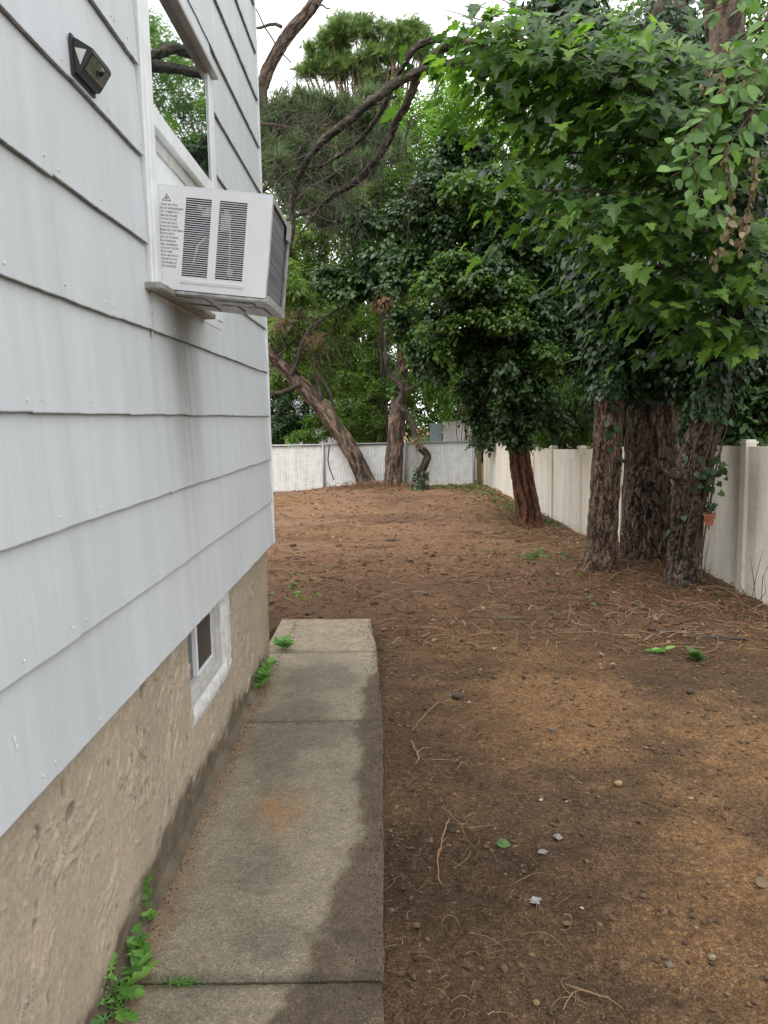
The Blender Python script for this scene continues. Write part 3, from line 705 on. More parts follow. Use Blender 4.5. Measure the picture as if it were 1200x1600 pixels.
def fbox(mb, s0, s1, o0, o1, z0a, z1a, z0b=None, z1b=None):
    z0b = z0a if z0b is None else z0b; z1b = z1a if z1b is None else z1b
    V = []
    for (za, zb_) in ((z0a, z0b), (z1a, z1b)):
        for s_, o_, z_ in ((s0, o0, za), (s0, o1, za), (s1, o1, zb_), (s1, o0, zb_)): V.append([*fpt(s_, o_), z_])
    mb.add(np.array(V), QF)
posts = [(-4.6, -.1, 1.30), (-2.2, -.12, 1.27), (.05, -.10, 1.235), (2.5, -.10, 1.15), (4.56, -.27, 1.03), (5.99, -.22, .985), (7.15, -.18, .975), (8.6, -.15, 1.0), (10.1, -.12, 1.03), (11.5, -.09, 1.05)]
for k, (s_, zb, zt) in enumerate(posts):
    f = MB(); fbox(f, s_-.048, s_+.048, -.048, .048, zb-.3, zt); po = f.build('post', MAT_VINYL, vf)
    f = MB(); fbox(f, s_-.058, s_+.058, -.058, .058, zt, zt+.022); fbox(f, s_-.043, s_+.043, -.043, .043, zt+.022, zt+.036); f.build('post_cap', MAT_VINYL, po)
    if k+1 < len(posts):
        s2, zb2, zt2 = posts[k+1]; a, b = s_+.0485, s2-.0485
        lz = lambda q, A, B: A + (B-A)*(q-s_)/(s2-s_)
        f = MB(); fbox(f, a, b, -.022, .022, zt-.165, zt-.022, zt2-.165, zt2-.022); f.build('top_rail', MAT_VINYL, vf)
        f = MB(); fbox(f, a, b, -.022, .022, zb-.16, zb-.02, zb2-.16, zb2-.02); f.build('bottom_rail', MAT_VINYL, vf)
        nb = max(1, int(round((b-a)/.152))); bwid = (b-a)/nb
        for i in range(nb):
            q0, q1 = a+i*bwid, a+(i+1)*bwid; A0, A1 = lz(q0, zb, zb2)-.02, lz(q1, zb, zb2)-.02; B0, B1 = lz(q0, zt, zt2)-.166, lz(q1, zt, zt2)-.166
            V = []; pr = [(q0+.0006, -.013), (q0+.004, -.0165), (q1-.004, -.0165), (q1-.0006, -.013), (q1-.0006, .012), (q0+.0006, .012)]
            for zi in (0, 1):
                for s3, o3 in pr: V.append([*fpt(s3, o3), lz(s3, (zb-.02, zt-.166)[zi], (zb2-.02, zt2-.166)[zi])])
            mesh('board', np.array(V), [np.array([[j, (j+1) % 6, 6+(j+1) % 6, 6+j] for j in range(6)]), np.array([[5, 4, 3, 2, 1, 0], [6, 7, 8, 9, 10, 11]])], MAT_VINYL, vf)

# ------------------------------------------------------------------ back chain link fence with white slats
MAT_SLAT, n, p = material('dirty_white_slat')
g1 = noise(n, coords(n, (9, 1, .7)), 1.6, 5, .65); g2 = noise(n, coords(n), 7, 4, .6)
c = mixc(n, ramp(n, g1, [(.5, grey(0)), (.78, grey(.7))]), (.84, .85, .83), (.50, .51, .47)); c = mixc(n, 1., c, ramp(n, g2, [(.3, grey(.8)), (.6, grey(1.))]), 'MULTIPLY')
n.links.new(c, p.inputs['Base Color']); p.inputs['Roughness'].default_value = .5
MAT_GALV = simple('galvanised_pipe', (.36, .38, .39), .45, .5, amt=.3)
BYF = 18.6; cf_ = empty('chain_link_fence', (0, BYF, -.17), 'low chain link fence with white privacy slats across the back of the yard', 'fence')
L0, L1, ZB, ZT = -5.6, 1.96, -.26, .90
for xp in (-5.5, -3.56, -1.62, .33, 1.97): MB().tube([(xp, BYF-.035, ZB-.3), (xp, BYF-.035, .3), (xp, BYF-.035, ZT+.03)], .03, 8).build('post', MAT_GALV, cf_, smooth=True)
MB().tube([(L0, BYF-.03, ZT+.02), (-2, BYF-.03, ZT+.016), (L1+.04, BYF-.03, ZT+.025)], .022, 8).build('top_rail', MAT_GALV, cf_, smooth=True)
f = MB(); r_ = np.random.RandomState(5); x = L0
while x < L1-.02:
    f.box(x+.001, x+.066, BYF-.004, BYF+.004+r_.uniform(-.003, .003), ZB, ZT-.012-r_.uniform(0, .008)); x += .0685
o = f.build('privacy_slat', MAT_SLAT, cf_); o['kind'] = 'stuff'
f = MB(); hgt = ZT-ZB
x = L0-hgt
while x < L1:
    for sg in (1, -1):
        xa, xb = (x, x+hgt) if sg == 1 else (x+hgt, x); za, zb_ = ZB, ZT
        pa, pb = np.array([xa, BYF-.010-.002*sg, za]), np.array([xb, BYF-.010-.002*sg, zb_])
        lo_, hi_ = 0., 1.
        dx = pb[0]-pa[0]
        t0, t1 = (L0-pa[0])/dx, (L1-pa[0])/dx; lo_, hi_ = max(0, min(t0, t1)), min(1, max(t0, t1))
        if hi_-lo_ > .02: f.tube([pa+(pb-pa)*lo_, pa+(pb-pa)*(lo_+hi_)/2, pa+(pb-pa)*hi_], .0022, 3, cap=False)
    x += .072
o = f.build('chain_mesh', MAT_GALV, cf_); o['kind'] = 'stuff'
MAT_WOODPOST = bark_mat('weathered_post', (.06, .045, .028), (.19, .14, .085), (.33, .26, .17))
MB().bbox(2.03, 2.13, 18.40, 18.50, -.4, .98, .008).build('wooden_post', MAT_WOODPOST, loc=(2.08, 18.45, 0))
tag(bpy.data.objects['wooden_post'], 'old brown wooden post in the corner between the white and beige fences', 'post')
wp = empty('white_panel_fence', (1.7, 19.9, 0), 'taller white sheet panel fence showing above the back chain link fence', 'fence')
for a, b in ((1.33, 1.73), (1.735, 2.16)):
    f = MB(); f.box(a, b, 19.88, 19.91, -.3, 1.40+.02*(b > 2)); f.build('panel', MAT_SLAT, wp)
MB().box(2.16, 2.20, 19.86, 19.92, -.3, 1.44).build('post', MAT_SLAT, wp)
MB().box(1.00, 1.30, 19.95, 19.98, -.3, 1.36).build('panel', simple('blue_grey_panel', (.36, .42, .45), .5, amt=.3), wp)
# white shed glimpsed through the shrubs
sh = empty('shed', (-2.4, 24.6, -.2), 'white shed glimpsed through the shrubs behind the back fence', 'shed')
MB().box(-3.4, -1.4, 23.8, 25.6, -.3, 1.55).build('wall', MAT_SLAT, sh)
rv = np.array([[-3.6, 23.6, 1.56], [-1.2, 23.6, 1.56], [-1.2, 25.8, 1.56], [-3.6, 25.8, 1.56], [-3.6, 24.7, 2.15], [-1.2, 24.7, 2.15]])
mesh('roof', rv, [np.array([[0, 1, 5, 4], [2, 3, 4, 5], [3, 2, 1, 0]]), np.array([[1, 2, 5], [0, 4, 3]])], MAT_GALV, sh)

# ------------------------------------------------------------------ leaves
def fan(half, cx=.35, fold=.12, droop=.22):
    pts = [half[0]] + half[1:-1] + [half[-1]] + [(x, -y) for x, y in half[1:-1][::-1]]
    P = np.array([(cx, 0)] + pts); z = fold*np.abs(P[:, 1]) - droop*np.maximum(P[:, 0], 0)**2
    n = len(pts)
    return np.column_stack([P, z]), np.array([[0, 1+(i+1) % n, 1+i] for i in range(n)])
T_MAPLE = fan([(0, 0), (-.12, .12), (-.18, .38), (-.01, .29), (.06, .44), (.13, .64), (.27, .50), (.44, .60), (.42, .38), (.46, .27), (.58, .28), (.70, .33), (.77, .18), (.88, .11), (1.04, 0)], .22, .14, .20)
T_IVY = fan([(0, 0), (-.12, .22), (.05, .48), (.26, .40), (.38, .34), (.52, .40), (.70, .18), (1, 0)], .3, .10, .18)
T_OVAL = fan([(0, 0), (.10, .20), (.32, .34), (.58, .34), (.82, .20), (1, 0)], .45, .18, .16)
T_LANCE = fan([(0, 0), (.2, .14), (.5, .17), (.8, .09), (1, 0)], .45, .25, .25)
T_FAR = (np.array([[0, 0, 0], [.42, .27, .09], [1, 0, -.12], [.42, -.27, .09]], float), np.array([[0, 2, 1], [0, 3, 2]]))
_r = np.random.RandomState(1); tv, tt = [], []
for k in range(18):
    a = k*2.4; up_ = .25 + .75*_r.rand(); d_ = np.array([up_, math.cos(a)*(1.1-up_*.7), math.sin(a)*(1.1-up_*.7)]); d_ /= np.linalg.norm(d_)
    s_ = np.cross(d_, [.3, .5, .8]); s_ /= np.linalg.norm(s_); L = .75+.25*_r.rand()
    tv += [-s_*.032, s_*.032, d_*L]; tt.append([3*k, 3*k+1, 3*k+2])
T_TUFT = (np.array(tv), np.array(tt))
def leafframes(D, N):
    X = norm(D); Z = norm(N - X*np.sum(N*X, 1, keepdims=True)); return X, np.cross(Z, X), Z
def leaves(name, parent, mat, tmpl, P, D, N, Sz, rs, nind=0, tint=None, front=True):
    """the nind leaves that show largest become parts, the rest one part"""
    X, Y, Z = leafframes(D, N); tv_, tt_ = tmpl; n = len(P)
    Sz = np.broadcast_to(Sz, (n,)).astype(float); tint = rs.rand(n) if tint is None else tint
    ind = np.zeros(n, bool)
    if nind:
        px, py, w = project(P); vis = (w > .2) & (px > -15) & (px < 1215) & (py > -15) & (py < 1615)
        sc = np.where(vis, Sz/w, 0); o = np.argsort(-sc)[:nind]; ind[o[sc[o] > 0]] = True
        me = raw_mesh(name, tv_, tt_, mat, {'tint': np.zeros(len(tv_))}, True)
        L = LOC[parent.name]
        for i in np.nonzero(ind)[0]:
            ob = bpy.data.objects.new('leaf', me); COL.objects.link(ob); ob.parent = parent
            s_ = Sz[i]; Mx = Matrix.Identity(4)
            for r in range(3):
                Mx[r][0], Mx[r][1], Mx[r][2], Mx[r][3] = X[i, r]*s_, Y[i, r]*s_, Z[i, r]*s_, P[i, r]-L[r]
            ob.matrix_local = Mx
    k = ~ind
    if k.any():
        V = P[k][:, None] + Sz[k][:, None, None]*(tv_[None, :, 0:1]*X[k][:, None] + tv_[None, :, 1:2]*Y[k][:, None] + tv_[None, :, 2:3]*Z[k][:, None])
        m = k.sum(); Fq = tt_[None] + (np.arange(m)*len(tv_))[:, None, None]
        o = mesh(name, V.reshape(-1, 3), Fq.reshape(-1, 3), mat, parent, {'tint': np.repeat(tint[k], len(tv_))}, smooth=True)
        o['kind'] = 'stuff'; return o
def runit(rs, n):
    v = rs.normal(size=(n, 3)); return norm(v)
def sprays(rs, C, R, n, leaf, per=6, droop=.35, shell=.45, up=.9):
    C = np.atleast_2d(C); R = np.atleast_2d(R); m = max(1, n//per)
    w = np.prod(R, 1)**(2/3); idx = rs.choice(len(C), m, p=w/w.sum()); u = runit(rs, m)
    O = C[idx] + u*R[idx]*(shell + (1-shell)*rs.rand(m, 1)**.7)
    d = norm(norm(u*R[idx])*.9 + runit(rs, m)*.7 + [0, 0, -droop]); side = norm(np.cross(d, [0, 0, 1.]) + 1e-4)
    P, D, N = [], [], []
    for j in range(per):
        sg = 1 if j % 2 else -1
        P.append(O + d*leaf*.5*(j-per/2) + runit(rs, m)*leaf*.15); D.append(norm(d*.6 + side*sg*.85 + runit(rs, m)*.35 + [0, 0, -droop]))
        N.append(norm(np.array([0, 0, up]) + u*.45 + runit(rs, m)*.5))
    return np.concatenate(P), np.concatenate(D), np.concatenate(N)
def subclumps(rs, C, R, k, f=.38):
    u = runit(rs, k); c = np.array(C) + u*np.array(R)*(.45+.5*rs.rand(k, 1)); return c, np.array(R)[None]*f*(.7+.6*rs.rand(k, 1))
def clumps_px(rs, L, k=9, f=.38, depth=1.):
    Cs, Rs, tops = [], [], []
    for px, py, Y, rx, ry in L:
        c = at_y(px, py, Y); a, b = rx*Y/F_PX, ry*Y/F_PX; r = np.array([a, depth*(a+b)/2, b]); cc, rr = subclumps(rs, c, r, k, f)
        Cs.append(cc); Rs.append(rr); tops.append((c, r))
    return np.concatenate(Cs), np.concatenate(Rs), tops
def pxpath(L):
    """[(px, py, Y, radius px)] -> points and radii"""
    P = np.array([[*at_y(a, b, Y), r*Y/F_PX] for a, b, Y, r in L]); return P
def bark_tube(P4, seg, step, amp, sc, seed, flare=0., plate=True, zs=.32):
    Q = spline(P4, step); P, R = Q[:, :3], Q[:, 3]
    T, N, B = frames(P); th = np.arange(seg)/seg*2*np.pi; s_ = np.concatenate([[0], np.cumsum(np.linalg.norm(np.diff(P, axis=0), axis=1))])
    if flare: R = R*(1 + flare*np.exp(-s_/.16))
    ct, st = np.cos(th), np.sin(th); rr = R[:, None]
    q = np.stack([ct[None]*rr, st[None]*rr, np.broadcast_to(s_[:, None], (len(P), seg))*zs], 2).reshape(-1, 3)*sc
    q = q + .95*np.stack([fbm(q*.8+9, 4, seed, .6), fbm(q*.8+40, 4, seed+1, .6), fbm(q*.8+77, 4, seed+2, .6)], 1)
    low = fbm(np.stack([np.broadcast_to(ct[None]*2, (len(P), seg)).ravel(), np.broadcast_to(st[None]*2, (len(P), seg)).ravel(), np.repeat(s_*2.2, seg)], 1), 3, seed+5)
    if plate:
        f1, f2 = worley(q, seed); rg = 1-np.abs(fbm(q*np.array([.55, .55, .35])+5, 4, seed+3))*2.6; e = sstep(.0, .20, f2-f1+.10*fbm(q*1.9, 3, seed+9)); h = .52*e*(.8+.5*vnoise(q*.8, seed+7)) + .62*fbm(q*1.7, 5, seed+8, .6) + .38*np.clip(1-rg, 0, 1)
    else:
        h = 1-np.abs(fbm(q*np.array([1.6, 1.6, .5]), 4, seed))*2.4; e = h
    lobes = np.zeros_like(h)
    if flare: lobes = (np.exp(-s_/.20)[:, None]*np.cos(th*5+seed)[None]*.13*R[:, None]).ravel()
    d = amp*1.25*(h-.6) + (low.reshape(len(P), seg)*R[:, None]*.09).ravel() + lobes
    V = P[:, None] + (N[:, None]*ct[None, :, None] + B[:, None]*st[None, :, None])*(R[:, None]+d.reshape(len(P), seg))[:, :, None]
    return V.reshape(-1, 3), ringq(len(P), seg), np.clip((h-.55)*.62, -.42, .4)
def limb(mb, P4, n=8, step=.15, rs=None, jit=0.):
    Q = spline(P4, step)
    if rs is not None: Q[1:-1, :3] += rs.normal(size=(len(Q)-2, 3))*jit
    mb.tube(Q[:, :3], Q[:, 3], n)
def ivy_on(rs, P4, s0, s1, n, spread, leaf, side=None):
    """ivy leaves hanging on a stem between two fractions of its length"""
    Q = spline(P4, .05); m = len(Q); i = (s0 + (s1-s0)*rs.rand(n))*(m-1); i0 = i.astype(int)
    th = rs.rand(n)*2*np.pi; T, N, B = frames(Q[:, :3]); o = N[i0]*np.cos(th)[:, None] + B[i0]*np.sin(th)[:, None]
    lump = .75+.6*fbm(Q[i0, :3]*3 + o*1.2, 3, 7)[:, None]
    P = Q[i0, :3] + o*(Q[i0, 3:4] + (spread(i/(m-1))[:, None] if callable(spread) else spread)*rs.rand(n, 1)**.6*lump)
    D = norm(np.array([0, 0, -1.]) + o*.55 + runit(rs, n)*.5); Nn = norm(o*1. + np.array([0, 0, .55]) + runit(rs, n)*.45)
    return P, D, Nn
def root_of(P): return (float(P[0]), float(P[1]), float(P[2]))

# ---- ivy covered pine, first of the three big trunks
rs = np.random.RandomState(11)
T1P = pxpath([(932, 910, 7.72, 33), (938, 870, 7.72, 27), (943, 800, 7.72, 25), (949, 700, 7.72, 24), (952, 600, 7.75, 23), (942, 480, 7.8, 22), (926, 350, 7.85, 21), (906, 200, 7.9, 20), (890, 50, 7.95, 19), (872, -200, 8, 16), (860, -420, 8, 10)])
t1 = empty('pine_tree', root_of(T1P[0]), 'slim ivy-clad trunk, leftmost of the three big trunks by the beige fence', 'tree', 'big trunks along the fence')
V, Qd, tn = bark_tube(T1P[:6]*[1, 1, 1, .93], 140, .011, .020, 25, 3, .30); mesh('trunk', V, Qd, MAT_BARK_BROWN, t1, {'tint': tn}, smooth=True)
V, Qd, tn = bark_tube(T1P[5:], 20, .08, .02, 17, 3); mesh('upper_trunk', V, Qd, MAT_BARK_BROWN, t1, {'tint': tn}, smooth=True)
P, D, N = ivy_on(rs, T1P, .235, .80, 5600, lambda f: .05+.27*sstep(.24, .42, f), .075)
P2, D2, N2 = ivy_on(rs, T1P, .15, .26, 45, .02, .06); sel = (P2[:, 0] > T1P[2, 0]-.02) & (P2[:, 1] < 7.8); P = np.concatenate([P, P2[sel]]); D = np.concatenate([D, D2[sel]]); N = np.concatenate([N, N2[sel]])
leaves('ivy_leaves', t1, MAT_IVY, T_IVY, P, D, N, .055+.04*rs.rand(len(P)), rs, 160)
# ---- thick pine, the middle one, with the gnarled limbs that cross the sky
T2P = pxpath([(1004, 905, 8.15, 50), (1011, 870, 8.15, 44), (1015, 780, 8.15, 41), (1018, 650, 8.15, 40), (1020, 500, 8.15, 38), (1030, 300, 8.2, 35), (1040, 100, 8.25, 32), (1045, -150, 8.3, 28), (1050, -500, 8.3, 16)])
t2 = empty('pine_tree', root_of(T2P[0]), 'thickest dark plated pine trunk, middle of the three, with bare gnarled limbs', 'tree', 'big trunks along the fence')
V, Qd, tn = bark_tube(T2P[:5]*[1, 1, 1, .95], 220, .011, .032, 21, 8, .12); mesh('trunk', V, Qd, MAT_BARK_DARK, t2, {'tint': tn}, smooth=True)
V, Qd, tn = bark_tube(T2P[4:], 24, .08, .03, 12, 8); mesh('upper_trunk', V, Qd, MAT_BARK_DARK, t2, {'tint': tn}, smooth=True)
def branch(name, L, par, mat, seg=18, seed=1, amp=.022):
    P4 = pxpath(L)*[1, 1, 1, .72]; V, Qd, tn = bark_tube(P4, seg, .035, amp, 26, seed, 0, True, .5); return mesh(name, V, Qd, mat, par, {'tint': tn}, smooth=True)
branch('limb', [(1040, 110, 8.3, 15), (970, 90, 8.5, 14), (890, 95, 8.8, 13), (820, 90, 9.0, 12.5), (760, 82, 9.1, 12)], t2, MAT_BARK_GREY)
branch('limb', [(800, 92, 9.05, 12), (740, 92, 9.15, 11), (690, 104, 9.3, 10.5), (640, 119, 9.4, 10), (592, 150, 9.5, 9.5), (540, 192, 9.6, 9), (500, 226, 9.7, 8), (475, 258, 9.8, 7), (462, 292, 9.9, 6), (456, 322, 10, 5), (458, 360, 10, 4), (448, 410, 10.1, 3), (440, 455, 10.2, 2)], t2, MAT_BARK_GREY, seed=2)
branch('limb', [(770, 84, 9.15, 11), (712, 66, 9.25, 11), (664, 100, 9.4, 9.5), (648, 132, 9.5, 8.5), (634, 166, 9.6, 8), (618, 192, 9.7, 8), (603, 226, 9.8, 8), (580, 260, 9.9, 7.5), (552, 287, 10, 7), (526, 302, 10, 6), (498, 322, 10.1, 5), (470, 335, 10.1, 4), (436, 348, 10.2, 3)], t2, MAT_BARK_GREY, seed=3)
branch('limb', [(705, 66, 9.3, 8), (680, 62, 9.4, 7), (650, 74, 9.4, 7), (632, 100, 9.5, 6.5), (614, 132, 9.6, 6), (598, 170, 9.7, 5.5), (574, 205, 9.8, 5), (546, 232, 9.9, 4), (505, 258, 10, 3), (480, 262, 10, 2)], t2, MAT_BARK_GREY, seed=4)
tw = MB(); rt_ = np.random.RandomState(31)
for a, b in (((540, 190), (575, 215)), ((575, 215), (588, 245)), ((620, 150), (560, 168)), ((510, 300), (470, 290)), ((525, 310), (495, 400)), ((640, 190), (650, 260)), ((603, 228), (640, 150)), ((560, 285), (548, 215)), ((500, 322), (455, 395)), ((470, 262), (430, 290)), ((462, 300), (425, 250))):
    p0, p1 = at_y(*a, 9.7), at_y(*b, 9.75); mid = (p0+p1)/2 + rt_.normal(size=3)*.05
    limb(tw, np.array([[*p0, .016], [*mid, .012], [*p1, .005]]), 5, .06, rt_, .006)
for k in range(480):
    a = (rt_.uniform(425, 660), rt_.uniform(110, 400)); 
    if a[0] > 560 and a[1] > 330: continue
    p0 = at_y(*a, rt_.uniform(9.4, 10.4)); L_ = rt_.uniform(.12, .55); d_ = norm(np.array([rt_.normal()*.8, rt_.normal()*.5, -.5+rt_.normal()*.6]))
    tw.tube([p0, p0+d_*L_*.5+rt_.normal(size=3)*.03, p0+d_*L_+np.array([0, 0, -.12*L_])], [.0045, .0035, .0015], 4)
o = tw.build('twigs', MAT_BARK_GREY, t2); o['kind'] = 'stuff'
P, D, N = ivy_on(rs, T2P, .215, .66, 5200, lambda f: .04+.26*sstep(.20, .36, f), .07)
C, R, _ = clumps_px(rs, [(1040, 520, 7.75, 75, 85), (985, 480, 7.75, 45, 100), (1060, 400, 7.8, 70, 70), (1080, 600, 7.55, 35, 40), (1000, 590, 7.75, 50, 40)], 8, .4, .6)
P2, D2, N2 = sprays(rs, C, R, 4200, .06, 4, .6); P = np.concatenate([P, P2]); D = np.concatenate([D, D2]); N = np.concatenate([N, N2])
leaves('ivy_leaves', t2, MAT_IVY, T_IVY, P, D, N, .05+.035*rs.rand(len(P)), rs, 160)
def vine_stems(par, P4, s0, s1, n, r0, seed, mat=MAT_STEM):
    r_ = np.random.RandomState(seed); Q = spline(P4, .03); T, N_, B_ = frames(Q[:, :3]); mb = MB(); m = len(Q)
    for k in range(n):
        a = r_.uniform(-1.2, 1.6) + math.atan2((-B_[0][1]), (-N_[0][1])); i0 = int((s0+(s1-s0)*r_.rand()*.5)*m); i1 = min(m-1, int(i0+r_.uniform(.3, 1.)*(s1-s0)*m)); pts = []
        for i in range(i0, i1, 2):
            a += r_.normal()*.07; o_ = N_[i]*math.cos(a)+B_[i]*math.sin(a); pts.append(Q[i, :3] + o_*(Q[i, 3]*1.02+.012+r_.rand()*.008))
        if len(pts) > 5: Qv = spline(np.array(pts[::4]), .02); mb.tube(Qv, r0*r_.uniform(.35, 1.), 5, a=r_.uniform(-.2, .3))
    o = mb.build('vine_stem', mat, par, smooth=True); o['kind'] = 'stuff'
vine_stems(t2, T2P, .14, .27, 12, .007, 3); vine_stems(t1, T1P, .0, .22, 4, .006, 4)
# ---- maple, the right one of the three
rs = np.random.RandomState(17)
T3P = pxpath([(1062, 930, 7.05, 31), (1065, 890, 7.05, 25), (1071, 830, 7.05, 26), (1080, 760, 7.05, 28), (1093, 700, 7.05, 27), (1115, 630, 7.0, 29), (1140, 550, 7.0, 32), (1152, 470, 7.0, 32), (1154, 360, 7.0, 31), (1144, 200, 7.0, 29), (1134, 60, 7.0, 27), (1120, -150, 7, 23), (1110, -400, 7, 14)])
t3 = empty('maple_tree', root_of(T3P[0]), 'broad-leaved maple leaning right, vine-wrapped knobbly trunk, rightmost of the three', 'tree', 'big trunks along the fence')
V, Qd, tn = bark_tube(T3P[:8]*[1, 1, 1, .93], 140, .012, .028, 24, 21, .15, True, .5); mesh('trunk', V, Qd, MAT_BARK_DARK, t3, {'tint': tn}, smooth=True)
V, Qd, tn = bark_tube(T3P[7:], 22, .08, .02, 18, 21); mesh('upper_trunk', V, Qd, MAT_BARK_DARK, t3, {'tint': tn}, smooth=True)
for L in ([(1078, 750, 7.0, 14), (1058, 742, 6.9, 11), (1050, 738, 6.86, 7)], [(1092, 742, 7.0, 15), (1106, 743, 6.92, 12), (1112, 744, 6.88, 8)]):
    P4 = pxpath(L); V, Qd, tn = bark_tube(P4, 26, .012, .005, 30, 5); m0 = len(V); V = np.concatenate([V, [V[-26:].mean(0)]])
    mesh('cut_knob', V, [Qd, np.array([[m0-26+i, m0-26+(i+1) % 26, m0] for i in range(26)])], MAT_BARK_DARK, t3, {'tint': np.append(tn, -.2)}, smooth=True)
vine_stems(t3, T3P, .0, .27, 12, .008, 6)
tips = [(686, 12, 5.0), (700, 60, 5.1), (712, 100, 5.3), (742, 150, 5.4), (765, 190, 5.2), (778, 250, 5.4), (800, 300, 5.3), (822, 338, 5.2), (880, 315, 5.6), (915, 395, 5.6), (952, 440, 5.9), (890, 250, 5.9), (985, 470, 5.8), (1045, 440, 5.7), (1095, 520, 5.9),
        (1185, 520, 5.6), (1195, 430, 5.5), (1000, 310, 5.4), (850, 70, 5.0), (905, 15, 5.0), (1000, 60, 5.3), (1090, 110, 5.8), (1050, 250, 5.9), (1195, 250, 5.8), (1150, 350, 5.6), (800, 30, 5.6), (950, 150, 5.1), (860, 180, 5.4), (960, 230, 5.6), (1120, 440, 5.6), (1190, 120, 6.0), (770, 90, 6.0), (900, 120, 6.1), (1195, 30, 5.4), (705, 30, 5.4), (740, 70, 5.2), (790, 60, 5.0), (760, 120, 5.6), (720, 5, 5.6), (760, -10, 5.2)]
bm_ = MB(); PP, DD, NN = [], [], []
def bough(p0, p1, nl, sag=.12, lat=.26):
    mid = (p0+p1)/2 + np.array([0, 0, .22]); L_ = np.linalg.norm(p1-p0)
    Q = spline(np.array([[*p0, .022], [*(p0*.65+p1*.35+[0, 0, .12]), .015], [*(p0*.3+p1*.7+[0, 0, .10]), .008], [*p1, .002]]), .08); bm_.tube(Q[:, :3], Q[:, 3], 6)
    T, N_, B_ = frames(Q[:, :3]); i = (len(Q)-1)*(.25+.75*rs.rand(nl)**.6); i = i.astype(int); t_ = T[i]; sd = norm(np.cross(t_, [0, 0, 1.]))
    off = rs.normal(size=nl)*lat; P = Q[i, :3] + sd*off[:, None] + t_*rs.normal(size=(nl, 1))*.06; P[:, 2] -= np.abs(off)*.35 + np.abs(rs.normal(size=nl))*.07 - .02
    D = norm(t_*.55 + sd*np.sign(off)[:, None]*(.4+.5*rs.rand(nl, 1)) + np.array([0, 0, -.38]) + runit(rs, nl)*.32)
    N = norm(np.array([0, 0, 1.]) + runit(rs, nl)*.36 + t_*.15); PP.append(P); DD.append(D); NN.append(N)
def trunkpt(zq): 
    Q = spline(T3P, .1); return Q[np.argmin(np.abs(Q[:, 2]-zq)), :3]
for a, b, Y in tips:
    p1 = at_y(a, b, Y); bough(trunkpt(max(2.1, p1[2]+rs.uniform(-.35, .35))), p1, 112)
for k in range(9):                                   # the crown goes on above and to the right of the picture
    a = rs.uniform(0, 2*np.pi); p1 = np.array([3.1+2.3*math.cos(a), 7.0+2.2*math.sin(a), rs.uniform(4.4, 8.2)])
    if p1[0] < 1.6 and p1[2] < 5.6: p1[2] = 6.3
    bough(trunkpt(p1[2]-.5), p1, 60, lat=.4)
o = bm_.build('branches', MAT_BARK_DARK, t3, smooth=True); o['kind'] = 'stuff'
P, D, N = map(np.concatenate, (PP, DD, NN)); pick = rs.randint(0, 3, len(P)); Sm = .052+.095*rs.rand(len(P))**1.2
for j, tm in enumerate((T_MAPLE, (T_MAPLE[0]*[.92, 1.02, 2.3], T_MAPLE[1]), (np.column_stack([T_MAPLE[0][:, 0]*.97, T_MAPLE[0][:, 1]*.86 + .10*T_MAPLE[0][:, 0]**2, T_MAPLE[0][:, 2]*-.5 + .35*T_MAPLE[0][:, 1]*T_MAPLE[0][:, 0] - .15*T_MAPLE[0][:, 0]]), T_MAPLE[1]))):
    k_ = pick == j; leaves('maple_leaves', t3, MAT_MAPLE, tm, P[k_], D[k_], N[k_], Sm[k_], rs, 100)
P, D, N = ivy_on(rs, T3P, .235, .62, 2600, lambda f: .03+.16*sstep(.24, .36, f), .07)
P2, D2, N2 = ivy_on(rs, T3P, .01, .23, 30, .02, .05); P = np.concatenate([P, P2]); D = np.concatenate([D, D2]); N = np.concatenate([N, N2])
leaves('ivy_leaves', t3, MAT_IVY, T_IVY, P, D, N, .05+.035*rs.rand(len(P)), rs, 120)
# ---- round leaved vine hanging at the right edge
rs = np.random.RandomState(23)
rv_ = empty('vine', root_of(at_y(1190, 120, 5.0)), 'pale round-leaved climbing vine hanging in front of the maple at the right edge', 'vine')
f = MB(); PP, DD, NN = [], [], []
for L in ([(1190, 110), (1130, 140), (1100, 190), (1085, 250), (1092, 320)], [(1180, 120), (1120, 170), (1075, 210), (1046, 225)], [(1195, 150), (1150, 210), (1125, 270), (1118, 330)], [(1200, 130), (1170, 190), (1160, 250)], [(1110, 230), (1075, 260), (1050, 275)], [(1215, 60), (1180, 90), (1165, 150), (1190, 190)], [(1130, 230), (1105, 290), (1075, 330)], [(1170, -30), (1130, 8), (1105, 22)], [(1180, -30), (1160, 10), (1150, 26)], [(1210, 0), (1190, 30), (1178, 60)]):
    Yb = rs.uniform(4.7, 5.1); Q = spline(np.array([[*at_y(a, b, Yb), .004] for a, b in L]), .03); f.tube(Q[:, :3], .0035, 5)
    T, N_, B_ = frames(Q[:, :3])
    for i in range(2, len(Q), 2):
        for sg in (-1, 1):
            if rs.rand() < .12: continue
            sd = norm(np.cross(T[i], [0, -1., .2]))*sg; P0 = Q[i, :3] + sd*.02 + rs.normal(size=3)*.018
            PP.append(P0); DD.append(norm(sd*.9 + T[i]*.4 + np.array([0, -.15, -.45]) + rs.normal(size=3)*.25)); NN.append(norm(np.array([-.1, -.62, .75]) + rs.normal(size=3)*.38))
f.build('vine_stem', MAT_STEM, rv_, smooth=True)['kind'] = 'stuff'
P, D, N = map(np.array, (PP, DD, NN)); leaves('leaf_mass', rv_, MAT_VINE, T_OVAL, P, D, N, .066+.042*rs.rand(len(P)), rs, 300)
dv = empty('dry_vine', root_of(at_y(1165, 110, 5.2)), 'withered brown leaf strings dangling among the vine leaves at right', 'vine')
f = MB(); PP, DD, NN = [], [], []
